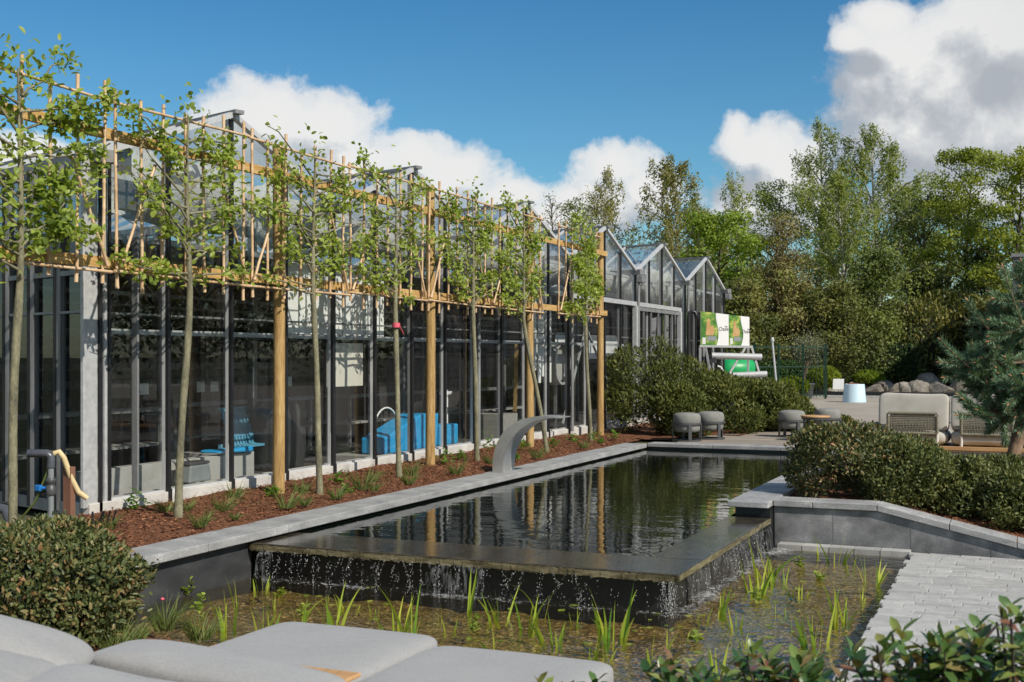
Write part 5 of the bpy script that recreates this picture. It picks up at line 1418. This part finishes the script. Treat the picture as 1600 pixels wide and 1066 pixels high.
def text(body, a, b, size):
    cu = bpy.data.curves.new('lettering', 'FONT'); cu.body = body; cu.size = size; cu.align_x = 'CENTER'; cu.align_y = 'CENTER'
    o = bpy.data.objects.new('lettering_source', cu); col.objects.link(o)
    dg = bpy.context.evaluated_depsgraph_get(); me = bpy.data.meshes.new_from_object(o.evaluated_get(dg))
    bpy.data.objects.remove(o)
    Mt = Matrix((sd, Vector((0, 0, 1)), nrm)).transposed()
    p0 = S(a, b, .014)
    for v in me.vertices: v.co = (Mt @ Vector((v.co.x * .85, v.co.y, 0))) + p0 - Vector(wloc(SG))
    me.name = 'lettering'
    return finish('lettering', me, M['ink'], SG)
text('Oase', .470, .53, .125); text('\u2122', .520, .58, .09)
text('Oase', .930, .49, .115); text('\u2122', .978, .54, .08)
# green roller, hooked pole, fence
gt = thing('green_tank', 'bright green plastic drum behind the roller rack', 'drum', (dp(1160, 660, 31)[0], dp(1160, 660, 31)[1], 0))
obj('drum_body', MB().tube([dp(1130, 577, 31), dp(1134, 577, 31), dp(1172, 577, 31.2), dp(1178, 577, 31.2)], [.2, .27, .27, .2], 20), M['green_paint'], gt)
obj('cradle', MB().span((gt.location.x - .35, gt.location.y - .2, 0), (gt.location.x + .35, gt.location.y + .2, .72)), M['dark_metal'], gt)
hp_ = thing('hooked_pole', 'black pole bent into a hook at its top in front of the glass', 'lamp post', (dp(1076, 640, 23.5)[0], dp(1076, 640, 23.5)[1], 0))
q0 = Vector(dp(1076, 560, 23.5)); tz = dp(1076, 488, 23.5)[2]
obj('pole', MB().tube([(q0.x, q0.y, 0), (q0.x, q0.y, tz - .08), (q0.x + .02, q0.y + .01, tz - .01), (q0.x + .07, q0.y + .03, tz + .02), (q0.x + .12, q0.y + .05, tz - .01), (q0.x + .14, q0.y + .06, tz - .07)], [.045, .04, .04, .04, .04, .042], 10), M['black_metal'], hp_)
obj('lamp_head', MB().box((q0.x + .15, q0.y + .06, tz - .09), (.09, .07, .08)), M['black_metal'], hp_, bevel=.015)
FN = thing('garden_fence', 'dark green steel fence of thin upright bars at the back of the plaza', 'fence', (dp(1235, 640, 36)[0], dp(1235, 640, 36)[1], 0))
a = Vector(ground_at(1176, 36)); b = Vector(ground_at(1292, 37.2)); L = (b - a).length; top = 1.68
m = MB(); n = int(L / .13)
for i in range(n + 1): p = a.lerp(b, i / n); m.bar((p.x, p.y, .05), (p.x, p.y, top), .016, .016)
obj('bars', m, M['fence_green'], FN)
for z in (.12, 1.0, top - .08): obj('rail', MB().bar(a + Vector((0, 0, z)), b + Vector((0, 0, z)), .03, .035), M['fence_green'], FN)
for q in (.02, .34, .67, .98): p = a.lerp(b, q); obj('fence_post', MB().span((p.x - .03, p.y - .03, 0), (p.x + .03, p.y + .03, top + .04)), M['fence_green'], FN)
p = ground_at(1210, 35); tag(obj('lamp_pole', MB().tube([(p[0] + .1, p[1], 0), (p[0] - .06, p[1], 1.75)], [.035, .032], 10).lathe([(.05, 1.75), (.06, 1.8), (.03, 1.88)], (p[0] - .06, p[1], 0), 12), M['galv']), 'slightly leaning grey pole in front of the green fence', 'pole')

# olive tree in a pot, fire bowl, rocks
c = ground_at(1258, 37.5)
pt = thing('plant_pot', 'large anthracite pot holding the small olive tree', 'pot', c)
obj('pot_body', MB().lathe([(.2, 0), (.23, .1), (.29, .42), (.31, .44), (.31, .48), (.27, .48), (.26, .4)], c, 24, capt=True), M['pot'], pt)
obj('soil', MB().lathe([(.26, .42), (.0, .43)], c, 20, capt=False), M['mulch'], pt)
ol = thing('olive_tree', 'small grey-leaved olive tree growing in the anthracite pot', 'tree', (c[0], c[1], .44))
tb = MB(); k0 = Vector((c[0], c[1], .42)); k1 = k0 + Vector((.03, 0, .5))
tb.tube([k0, k0 + Vector((-.02, 0, .25)), k1], [.065, .055, .05], 8)
ends = []
for (dx, dz) in ((-.45, .75), (-.2, .95), (.15, 1.0), (.35, .85), (.05, .7)):
    e = k1 + Vector((dx, random.uniform(-.2, .2), dz)); tb.tube([k1, k1.lerp(e, .5) + Vector((.04, 0, .05)), e], [.035, .025, .01], 6); ends.append((k1, e))
obj('trunk', tb, M['pine_bark'], ol)
P = []
for _ in range(3200):
    A, B = random.choice(ends[1:] if random.random() < .85 else ends); q = A.lerp(B, random.uniform(.45, 1.1)); h_ = random.random() ** 2 * .45 if B.x > c[0] + .2 else .1 * random.random()
    P.append((q.x + random.gauss(0, .15), q.y + random.gauss(0, .17), q.z + random.gauss(0, .12) - h_))
P = np.array(P); n = len(P)
leafobj('crown', leaf_arrays(P, rs.normal(0, 1, (n, 3)) + (0, 0, -.4), rs.normal(0, 1, (n, 3)), rs.uniform(.05, .09, n), rs.uniform(.018, .03, n), .1), M['olive'], ol)
c = ground_at(1335, 34.5)
fb = thing('fire_bowl', 'pale blue round drum-shaped fire bowl on the plaza', 'fire bowl', c)
obj('bowl_body', MB().lathe([(.335, .0), (.33, .03), (.285, .5), (.28, .52), (.25, .52), (.24, .46)], c, 32), M['pale_blue'], fb)
obj('embers', MB().superell((c[0], c[1], .5), (.2, .2, .06), (2, 2), 14, 8, None, .02, 2), M['rust_post'], fb)
def rock(c, s, seed, mat, label, group):
    g2 = np.random.RandomState(seed); nu, nv = 22, 14; vs = []
    planes = unit(g2.normal(0, 1, (11, 3)) * (1, 1, .8)); dist = g2.uniform(.45, .88, 11)
    for j in range(nv + 1):
        b_ = -math.pi / 2 + math.pi * j / nv
        for i in range(nu):
            a_ = 2 * math.pi * i / nu; dv = np.array((math.cos(b_) * math.cos(a_), math.cos(b_) * math.sin(a_), math.sin(b_)))
            k = dv @ planes.T; r_ = min(1.05, np.min(np.where(k > .05, dist / np.maximum(k, .05), 9)))
            q = dv * r_; vs.append((c[0] + q[0] * s[0], c[1] + q[1] * s[1], max(c[2] + q[2] * s[2], -.03)))
    m = MB().add(vs, [(j * nu + i, j * nu + (i + 1) % nu, (j + 1) * nu + (i + 1) % nu, (j + 1) * nu + i) for j in range(nv) for i in range(nu)], False)
    tag(obj('boulder', m, M[mat]), label, 'boulder', group)
RK_ = [(1281, 608, .55, .3, 40, 'rock', 'rounded pale boulder just right of the potted olive'), (1297, 608, .42, .36, 40, 'rock', 'greyish boulder between the olive pot and the white notice'), (1301, 597, .4, .3, 42, 'rock', 'upper pale boulder under the lime shrub'),
 (1318, 605, .5, .3, 41, 'rock', 'pale boulder right behind the white notice'), (1337, 603, .5, .24, 42, 'rock', 'low pale boulder right behind the fire bowl'), (1352, 604, .4, .2, 42, 'dark_rock', 'small dark boulder right of the fire bowl'),
 (1368, 606, .45, .24, 40, 'dark_rock', 'dark boulder half way between the fire bowl and the sofa'), (1385, 603, .6, .3, 41, 'dark_rock', 'dark boulder at the left end of the rock wall'), (1400, 606, .5, .36, 40, 'dark_rock', 'dark boulder behind the left corner of the first sofa'),
 (1416, 606, .45, .4, 39, 'dark_rock', 'squarish dark boulder over the first sofa'), (1438, 604, .6, .42, 39, 'dark_rock', 'tall dark boulder over the middle of the first sofa'), (1455, 594, .9, .4, 41, 'dark_rock', 'highest long boulder of the rock wall'),
 (1473, 606, .7, .34, 38, 'dark_rock', 'flat light-topped boulder between the two sofa backs'), (1498, 604, .7, .4, 39, 'dark_rock', 'dark boulder over the second sofa, beside the pine'), (1425, 590, .5, .3, 43, 'dark_rock', 'small boulder on top of the squarish one')]
for i, (u, v, w, h, dd, mt, lab) in enumerate(RK_):
    q = dp(u, v, dd); rock((q[0], q[1], max(q[2] - h * .3, .12)), (w * .78, w * .6, h * .9), 900 + i, mt, lab, 'boulders behind the plaza')
kb_ = thing('stone_kerb', 'low grey stone kerb with a dark gap in front of the boulders', 'kerb', (ground_at(1380, 37)[0], ground_at(1380, 37)[1], 0))
a = Vector(ground_at(1266, 38.0)); b = Vector(ground_at(1500, 36.4))
obj('kerb_stones', MB().bar(a + Vector((0, 0, .04)), b + Vector((0, 0, .04)), .3, .1), M['sett'], kb_)
obj('dark_channel', MB().bar(a + Vector((0, .45, .1)), b + Vector((0, .45, .1)), .3, .2), M['black_liner'], kb_)
q = ground_at(1310, 38.6); tag(obj('notice_board', MB().box((q[0], q[1], .42), (.34, .03, .36), Matrix.Rotation(R(-20), 3, 'X')).span((q[0] - .02, q[1] + .06, 0), (q[0] + .02, q[1] + .1, .3)), M['paper']), 'small white notice leaning on the boulders left of the fire bowl', 'notice')
SL = thing('slate_building', 'dark slate clad building cut by the right edge of the picture', 'building', (3.5, 42, 0))
obj('wall', MB().span((-.5, 40.8, 0), (8, 45.5, 4.45)), M['slate'], SL); obj('parapet', MB().span((-.55, 40.75, 4.452), (8.05, 45.55, 4.56)), M['galv_dark'], SL)
m = MB()
for k in range(16): m.span((-.51, 40.785, .27 * k + .24), (8, 40.797, .27 * k + .255))
obj('slate_courses', m, M['black_metal'], SL)
q = dp(1562, 560, 23); w_ = thing('grey_screen_wall', 'low grey wall seen through the pine branches', 'wall', (q[0], q[1], 0)); obj('panel', MB().span((q[0] - .42, q[1], 0), (q[0] + .6, q[1] + .12, q[2])), M['slate'], w_); obj('coping', MB().span((q[0] - .44, q[1] - .02, q[2] + .002), (q[0] + .62, q[1] + .14, q[2] + .05)), M['grey_board'], w_)
# ------------------------------------------------------------------ trees behind the plaza
def forest_tree(label, u, vtop, d, wpx, mat, kind, seed, bark='dark_bark', nleaf=9000, leaf=.15, crown_from=.2, lean=0.0, show=False, thin=1.0):
    g2 = np.random.RandomState(seed); r = random.Random(seed)
    b = ground_at(u, d); H = EYE + (HORIZ - vtop) * d / FOC; Rc = wpx * 1.35 * d / FOC / 2
    t = thing('forest_tree', label, 'tree', b, 0, 'trees behind the plaza')
    nleaf = int(nleaf * (1.25 if kind == 'weep' else 1.35)); leaf *= .8
    n = 12; pts = []
    for i in range(n + 1):
        q = i / n; pts.append(Vector((b[0] + lean * q * q * H + .12 * math.sin(q * 6 + seed), b[1] + .12 * math.cos(q * 5 + seed), H * .98 * q)))
    r0 = .012 * H + .03
    lm = MB().tube(pts, [r0 * (1 - .93 * i / n) for i in range(n + 1)], 8); segs = []
    nl = 46 if kind != 'bush' else 60
    for i in range(nl):
        f = crown_from + (1 - crown_from) * (i + r.random()) / nl
        p = pts[min(n - 1, int(f * n))].lerp(pts[min(n, int(f * n) + 1)], f * n - int(f * n))
        q = (f - crown_from) / (1 - crown_from)
        if kind == 'weep': prof = (1 - q ** 1.8) ** .75 * (.6 + .4 * min(1, q * 4)) * r.uniform(.75, 1.15); up = r.uniform(.5, 1.1)
        elif kind == 'round': prof = math.sqrt(max(.03, 1 - (2 * q - .85) ** 2 / 1.5)); up = r.uniform(.1, .8)
        else: prof = (1 - q * .75); up = r.uniform(.4, 1.4)
        az = i * 2.4 + r.uniform(-.5, .5); Ln = Rc * prof * r.uniform(.6, 1.12)
        d1 = Vector((math.cos(az), math.sin(az), up)).normalized()
        hor = max(.25, math.hypot(d1.x, d1.y)); Ln = Ln / hor if Ln / hor < Rc * 1.5 else Rc * 1.5
        e = p + d1 * Ln; e.z = min(e.z, H * (.97 + .04 * r.random()))
        if kind == 'weep': e.z -= .12 * Ln
        m = p.lerp(e, .5) + Vector((0, 0, .12 * Ln))
        lm.tube([p, m, e], [.011 * Ln + .012, .008 * Ln + .008, .006], 5, False)
        segs.append((p, m, e, Ln))
        for k in range(5):
            s = p.lerp(m, .4 + .6 * r.random()) if k < 2 else m.lerp(e, r.random())
            v = (d1 + Vector((r.uniform(-.9, .9), r.uniform(-.9, .9), r.uniform(-.4, .7)))).normalized() * Ln * r.uniform(.2, .42)
            lm.tube([s, s + v], [.012, .004], 4, False); segs.append((s, s + v * .5, s + v, Ln * .35))
    obj('trunk', lm, M[bark], t)
    w = np.array([s[3] for s in segs]) + .15; w *= g2.uniform(.25, 1.5, len(w)); w /= w.sum()
    A = np.array([list(s[0]) for s in segs]); Bm = np.array([list(s[1]) for s in segs]); C = np.array([list(s[2]) for s in segs])
    def along(ix, q):
        k = q[:, None]; return A[ix] * (1 - k) ** 2 + Bm[ix] * 2 * k * (1 - k) + C[ix] * k ** 2
    out = None
    if kind == 'weep':
        # hanging strands of leaves from the outer twigs, plus a looser filling
        ns = nleaf // 16; ix = g2.choice(len(segs), ns, p=w); S0 = along(ix, g2.uniform(.3, 1.05, ns)) + g2.normal(0, .1, (ns, 3))
        Ls = g2.uniform(.25, 1.0, ns) ** 1.2 * 2.1 * (H / 11) * np.clip(S0[:, 2] / H * -1.1 + 1.55, .35, 1)
        q = g2.uniform(0, 1, (ns, 16))
        P = np.repeat(S0, 16, 0); dr = (q * Ls[:, None]).ravel(); P[:, 2] -= dr
        P[:, 0] += np.repeat(g2.normal(0, .1, ns), 16) * dr + .05 * dr; P[:, 1] += np.repeat(g2.normal(0, .1, ns), 16) * dr
        P += g2.normal(0, .045, P.shape)
    else:
        # billowing leaf clumps on the limbs, leaves turned outwards on each clump
        nc = 150 if kind == 'bush' else 120; ix = g2.choice(len(segs), nc, p=w); cc_ = along(ix, g2.uniform(.35, 1.05, nc))
        rr_ = g2.uniform(.28, .7, nc) * (Rc / 2.6) ** .6
        pk = g2.choice(nc, nleaf, p=rr_ ** 2 / (rr_ ** 2).sum()); d_ = unit(g2.normal(0, 1, (nleaf, 3)) + (0, 0, .35))
        P = cc_[pk] + d_ * (rr_[pk] * g2.uniform(.35, 1.12, nleaf) ** .6)[:, None] * (1.15, 1.15, .75); out = d_
    ok_ = P[:, 2] > .1; P = P[ok_]; m_ = len(P)
    if out is not None: out = out[ok_]
    D = g2.normal(0, 1, (m_, 3)) + (0, 0, -.9 if kind == 'weep' else -.1); N = g2.normal(0, .8, (m_, 3)) + (.8, -.5, .8) if out is None else out * 1.2 + g2.normal(0, .5, (m_, 3)) + (.2, -.1, .4)
    leafobj('crown', leaf_arrays(P, D, N, g2.uniform(.6, 1.25, m_) * leaf, g2.uniform(.6, 1.2, m_) * leaf * .62, .15), M[mat], t)
    return t
FT = [
 ('slim brownish weeping birch standing left above the fourth gable', 945, 252, 47, 92, 'birch_y', 'weep', 1, 'birch_bark', 6500, .12, .3, .004, True),
 ('small dark tree left of the slim birch above the greenhouse', 893, 306, 52, 66, 'dark_tree', 'round', 2, 'dark_bark', 3000, .14, .2, 0),
 ('thin bare-topped tree above the third gable', 858, 300, 50, 50, 'brown_tree', 'bush', 3, 'dark_bark', 900, .1, .3, 0),
 ('broad birch with white stem above the fifth gable', 1052, 236, 46, 140, 'birch_y', 'weep', 4, 'birch_bark', 15000, .13, .22, 0, True),
 ('narrow pale birch between the broad birch and the bright maple', 1150, 258, 54, 86, 'birch', 'weep', 5, 'birch_bark', 6000, .14, .25, 0, True),
 ('dull green birch filling in behind the broad birch', 1090, 300, 57, 110, 'birch', 'weep', 6, 'dark_bark', 7000, .16, .15, 0),
 ('bright green maple just above the right end of the greenhouse', 1128, 345, 43, 118, 'maple', 'round', 7, 'dark_bark', 9500, .17, .12, 0),
 ('mid green tree right of the bright maple', 1215, 285, 56, 96, 'birch', 'round', 8, 'dark_bark', 8000, .17, .15, 0),
 ('brown twiggy thicket tree with bare branches in the middle of the wood', 1218, 345, 42, 112, 'brown_tree', 'bush', 9, 'pine_bark', 7000, .11, .06, 0),
 ('tallest dark-topped birch left of centre in the wood', 1280, 180, 54, 112, 'birch', 'weep', 10, 'birch_bark', 9500, .14, .3, 0, True),
 ('weeping fresh green birch in front of the tallest trees', 1312, 255, 45, 150, 'birch', 'weep', 11, 'birch_bark', 17000, .13, .12, 0, True),
 ('tall broad birch on the right of the tallest pair', 1368, 188, 53, 165, 'birch', 'weep', 12, 'birch_bark', 20000, .15, .18, 0, True),
 ('dark slender tree with ivy trunk right of the tall broad birch', 1448, 300, 50, 96, 'dark_tree', 'round', 13, 'dark_bark', 6000, .16, .2, 0),
 ('yellow-green tree at the right with its thin pointed top', 1515, 236, 48, 104, 'maple_y', 'round', 14, 'dark_bark', 8000, .16, .2, 0),
 ('sunlit yellow-green tree at the right edge of the picture', 1590, 246, 45, 128, 'maple_y', 'round', 15, 'dark_bark', 10000, .17, .18, 0),
 ('thin dark tree between the dark slender tree and the yellow-green one', 1480, 305, 56, 84, 'birch', 'round', 16, 'dark_bark', 5000, .17, .2, 0),
 ('mid green tree behind the tall broad birch on its right', 1425, 292, 58, 100, 'birch', 'round', 17, 'dark_bark', 7000, .18, .1, 0),
 ('dark understorey tree right of the greenhouse end', 1165, 448, 40, 90, 'under_tree', 'bush', 18, 'dark_bark', 9000, .15, .03, 0),
 ('brown-green understorey tree above the printed sign', 1228, 405, 42, 110, 'brown_tree', 'bush', 19, 'pine_bark', 7000, .14, .03, 0),
 ('dark ivy-clad tree above the potted olive', 1300, 455, 41, 104, 'under_tree', 'bush', 20, 'dark_bark', 10000, .15, .03, 0),
 ('dark understorey tree above the clipped dark hedge', 1365, 400, 43, 100, 'dark_tree', 'bush', 21, 'dark_bark', 9000, .15, .03, 0),
 ('dim understorey tree behind the yellow-tipped shrub', 1450, 440, 47, 120, 'under_tree', 'bush', 22, 'dark_bark', 8000, .16, .05, 0),
 ('dark understorey tree behind the pine', 1540, 398, 47, 130, 'dark_tree', 'bush', 23, 'dark_bark', 9000, .16, .05, 0),
 ('dark tree rising behind the last gable', 1085, 400, 50, 100, 'dark_tree', 'round', 24, 'dark_bark', 7000, .17, .05, 0)]
for a in FT: forest_tree(*a)
# yellow-tipped evergreen shrubs, hedges and small shrubs at the back
for i, (u, v, d, w, h, lab) in enumerate(((1425, 545, 44, 1.6, 1.7, 'large yellow-tipped evergreen over the rock wall, on the left'), (1485, 528, 45, 1.8, 2.0, 'large yellow-tipped evergreen over the rock wall, in the middle'), (1545, 535, 44, 1.6, 1.8, 'large yellow-tipped evergreen behind the pine'), (1395, 572, 43.5, 1.1, .95, 'lower dark evergreen left of the yellow-tipped ones'))):
    q = dp(u, v, d); shrub('evergreen_shrub', lab, 'shrub', (q[0], q[1], q[2] - .3), (w, w * .8, h), 9000, .17, .06, 'laurel', 140 + i, 'yellow-tipped evergreens at the back', amp=.25, up=.8, shell=.35, base=0.0)
def hedge(label, u0, u1, d0, d1, h, th, n, mat, seed, name='clipped_hedge'):
    g2 = np.random.RandomState(seed); a = np.array(ground_at(u0, d0)); b = np.array(ground_at(u1, d1)); L = np.linalg.norm(b - a); ax = (b - a) / L; nm = np.array([ax[1], -ax[0], 0])
    t = thing(name, label, 'hedge', tuple((a + b) / 2))
    f = g2.choice(3, n, p=(.6, .25, .15)); s = g2.uniform(0, 1, n); z = g2.uniform(0, 1, n); o = g2.uniform(-1, 1, n)
    P = a + ax * (s * L)[:, None]
    zz = np.where(f == 1, h, z * h); oo = np.where(f == 0, 1, np.where(f == 2, -1, o)) * th / 2
    P = P + nm * oo[:, None]; P[:, 2] = zz; P += g2.normal(0, .035, (n, 3)) 
    P[:, 2] += .04 * np.sin(s * L * 1.7) * (zz / h)
    leafobj('foliage', leaf_arrays(P, g2.normal(0, 1, (n, 3)) + nm * .4 + (0, 0, .3), g2.normal(0, .7, (n, 3)) + nm + (0, 0, .5), g2.uniform(.06, .12, n), g2.uniform(.04, .07, n), .15), M[mat], t)
    obj('shade_core', MB().bar((a[0], a[1], h / 2 - .04), (b[0], b[1], h / 2 - .04), th - .14, h - .1), M['shrub_core'], t)  # near-black bar put in as the shade inside the hedge
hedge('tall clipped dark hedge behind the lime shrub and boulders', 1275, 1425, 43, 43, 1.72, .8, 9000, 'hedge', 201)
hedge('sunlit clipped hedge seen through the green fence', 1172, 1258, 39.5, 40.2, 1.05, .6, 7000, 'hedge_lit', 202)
hedge('dark hedge filling the gap behind the rock wall', 1420, 1700, 45, 45, 2.0, .9, 7000, 'hedge', 203)
for i, (u, v, d, w, h, lab) in enumerate(((1287, 593, 39.3, .52, .4, 'round lime green shrub above the boulders by the olive pot'), (1358, 592, 42, .5, .26, 'low green shrub left of the rock wall'), (1218, 606, 37, .5, .25, 'low bright shrub at the foot of the leaning pole'), (1240, 604, 37.2, .45, .24, 'low bright shrub at the foot of the green fence'), (1202, 612, 34.8, .3, .3, 'small grey-green ball shrub by the roller rack'))):
    q = dp(u, v, d); shrub('low_shrub', lab, 'shrub', q, (w, w * .8, h), 4500, .1, .03, 'lime' if i in (0, 2, 3) else ('maple' if i == 1 else 'yew'), 160 + i, 'small shrubs at the back of the plaza', amp=.08, up=.8, shell=.3, base=0.0)
# the rest of the wood, one mass behind and beyond the trees one can tell apart
g2 = np.random.RandomState(99); n = 52000
az = g2.uniform(R(-32), R(78), n); rr = g2.uniform(58, 74, n)
top = 3.2 + 1.0 * np.sin(az * 9) + .9 * np.sin(az * 23 + 1) + np.where(az > R(5), 4.5 * np.clip((az - R(5)) / .3, 0, 1), 0)
zz = top * np.sqrt(g2.uniform(0, 1, n)) * g2.uniform(.75, 1.12, n)
P = np.stack([rr * np.sin(az), rr * np.cos(az), zz], 1)
P = P[~((P[:, 0] < -20) & (P[:, 1] < 50))]; n = len(P)
leafobj('distant_woodland', leaf_arrays(P, g2.normal(0, 1, (n, 3)), g2.normal(0, .8, (n, 3)) + (.7, -.6, .7), g2.uniform(.25, .6, n), g2.uniform(.18, .4, n), .1), M['under_tree'], kind='stuff')

# ------------------------------------------------------------------ world: Nishita sky with procedural cumulus
SUN = Vector((.706, -.296, .643)).normalized()
w = bpy.data.worlds.new('World'); scene.world = w; w.use_nodes = True
t = NT.__new__(NT); t.t = w.node_tree; t.t.nodes.clear()
out = t.t.nodes.new('ShaderNodeOutputWorld')
sky = t.n('TexSky'); sky.sky_type = 'NISHITA'; sky.sun_disc = False
sky.sun_elevation = math.asin(SUN.z); sky.sun_rotation = math.atan2(SUN.x, SUN.y)
sky.air_density = 1.15; sky.dust_density = .35; sky.ozone_density = 2.2
tc = t.n('TexCoord'); sx = t.n('SeparateXYZ'); t.link(tc.outputs['Generated'], sx.inputs[0])
az = t.math('ARCTAN2', sx.outputs[0], sx.outputs[1]); el = t.math('ARCSINE', sx.outputs[2])
def ang(u, v):
    k = math.sqrt(FOC ** 2 + (u - 800) ** 2)
    return -YAW + math.atan((u - 800) / FOC), math.atan((HORIZ - v) / k)
def px(n_): return n_ / FOC
BL = [(420, 185, 100, 80), (500, 200, 110, 72), (560, 250, 95, 60), (360, 220, 80, 80), (650, 245, 75, 52), (715, 275, 100, 55), (620, 300, 190, 60), (800, 305, 90, 30),
      (955, 262, 88, 50), (935, 315, 140, 52), (1000, 300, 60, 45), (1190, 232, 82, 52), (1150, 212, 30, 46), (1235, 262, 80, 72), (1190, 320, 120, 60), (860, 340, 90, 40),
      (1480, 120, 190, 130), (1590, 60, 190, 130), (1430, 200, 170, 110), (1600, 200, 230, 150), (1330, 60, 40, 30), (1380, 30, 70, 34), (1560, 300, 260, 60), (1750, 150, 260, 200), (2000, 200, 300, 200), (2350, 300, 300, 130),
      (60, 250, 130, 40), (-160, 240, 160, 70), (2700, 200, 260, 120)]
cv = t.n('CombineXYZ'); t.set(cv.inputs[0], az); t.set(cv.inputs[1], el)
def field(vec):
    nz = t.n('TexNoise'); t.link(vec, nz.inputs['Vector']); nz.inputs['Scale'].default_value = 15; nz.inputs['Detail'].default_value = 11; nz.inputs['Roughness'].default_value = .62; nz.inputs['Distortion'].default_value = .15
    s = t.n('SeparateXYZ'); t.link(vec, s.inputs[0]); tot = None
    for (u, v, a, b) in BL:
        A, E = ang(u, v)
        dx = t.math('MULTIPLY', t.math('SUBTRACT', s.outputs[0], A), 1 / px(a)); dy = t.math('MULTIPLY', t.math('SUBTRACT', s.outputs[1], E), 1 / px(b))
        f = t.math('SUBTRACT', 1.0, t.math('SQRT', t.math('ADD', t.math('MULTIPLY', dx, dx), t.math('MULTIPLY', dy, dy))))
        tot = f if tot is None else t.math('SMOOTH_MAX', tot, f, .25)
    for (A, E, a, b) in [(2.3, .5, .55, .3), (-2.5, .55, .6, .3), (3.1, .4, .5, .25), (1.5, .75, .5, .3), (-1.6, .75, .5, .25), (.3, 1.0, .9, .25), (1.9, .2, .5, .15), (-2.2, .2, .6, .15)]:  # bright cloud banks added beyond the view to fill the shadows
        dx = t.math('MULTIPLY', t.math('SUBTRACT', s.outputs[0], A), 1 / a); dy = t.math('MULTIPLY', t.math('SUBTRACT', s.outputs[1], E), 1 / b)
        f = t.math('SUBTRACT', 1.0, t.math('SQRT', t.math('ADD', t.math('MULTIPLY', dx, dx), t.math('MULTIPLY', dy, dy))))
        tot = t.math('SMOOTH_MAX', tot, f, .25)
    return t.math('ADD', tot, t.math('MULTIPLY', t.math('SUBTRACT', nz.outputs[0], .5), t.math('MULTIPLY_ADD', t.math('MULTIPLY_ADD', s.outputs[0], 5.0, .72, True), -.75, 1.95)))
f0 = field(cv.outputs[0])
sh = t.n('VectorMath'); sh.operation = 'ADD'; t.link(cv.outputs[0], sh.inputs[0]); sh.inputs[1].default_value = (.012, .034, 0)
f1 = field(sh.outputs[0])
mask = t.ramp(f0, [(.0, (0, 0, 0)), (.1, (.3, .3, .3)), (.26, (.82, .82, .82)), (.5, (.97, .97, .97)), (.8, (1, 1, 1))])
lit = t.math('MULTIPLY_ADD', t.math('SUBTRACT', f0, f1), 1.55, .4, True)
# the high bank on the right is grey, the lower cumulus white; bases fade to haze grey
gr = t.math('MULTIPLY', t.math('MULTIPLY_ADD', az, 5.0, .72, True), t.math('MULTIPLY_ADD', el, 5.5, -.15, True))
lit2 = t.math('MULTIPLY', lit, t.math('MULTIPLY_ADD', gr, -.3, 1.0))
base = t.math('MULTIPLY_ADD', el, 9.0, -.2, True)
lit3 = t.math('MULTIPLY', lit2, t.math('MULTIPLY_ADD', base, .4, .6))
cc = t.ramp(lit3, [(0, (.5, .535, .585)), (.3, (.6, .63, .675)), (.6, (.78, .8, .82)), (.9, (.97, .97, .96))])
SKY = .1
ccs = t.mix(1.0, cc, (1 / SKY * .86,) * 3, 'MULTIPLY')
skc = t.mix(1.0, sky.outputs[0], t.ramp(el, [(.03, (.95, 1.12, 1.12)), (.12, (.5, .87, 1.03)), (.3, (.3, .73, .98))]), 'MULTIPLY')
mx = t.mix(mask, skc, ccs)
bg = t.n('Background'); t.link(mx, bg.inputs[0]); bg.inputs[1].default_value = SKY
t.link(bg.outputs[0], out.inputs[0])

sl = bpy.data.lights.new('sun', 'SUN'); sl.energy = 5.0; sl.angle = R(.53); sl.color = (1, .93, .82)
so = bpy.data.objects.new('sun', sl); col.objects.link(so); so.rotation_euler = (-SUN).to_track_quat('-Z', 'Y').to_euler(); so.location = (20, -7, 18)

# ------------------------------------------------------------------ camera
cam = bpy.data.cameras.new('camera'); co = bpy.data.objects.new('camera', cam); col.objects.link(co)
cam.sensor_width = 36; cam.lens = FOC / 1600 * 36; cam.shift_y = (HORIZ - 533) / 1600
cam.clip_start = .05; cam.clip_end = 3000
co.location = (0, 0, EYE); co.rotation_euler = (R(90), 0, YAW)
cam.dof.use_dof = True; cam.dof.focus_distance = 13.0; cam.dof.aperture_fstop = 6.3
scene.camera = co
scene.view_settings.view_transform = 'Standard'; scene.view_settings.look = 'None'; scene.view_settings.exposure = 0; scene.view_settings.gamma = 1
scene.render.engine = 'CYCLES'
cy = scene.cycles
cy.use_denoising = True; cy.use_adaptive_sampling = True; cy.adaptive_threshold = .025; cy.max_bounces = 7; cy.diffuse_bounces = 3; cy.glossy_bounces = 4; cy.transmission_bounces = 4; cy.transparent_max_bounces = 24
cy.caustics_reflective = False; cy.caustics_refractive = False; cy.sample_clamp_indirect = 4
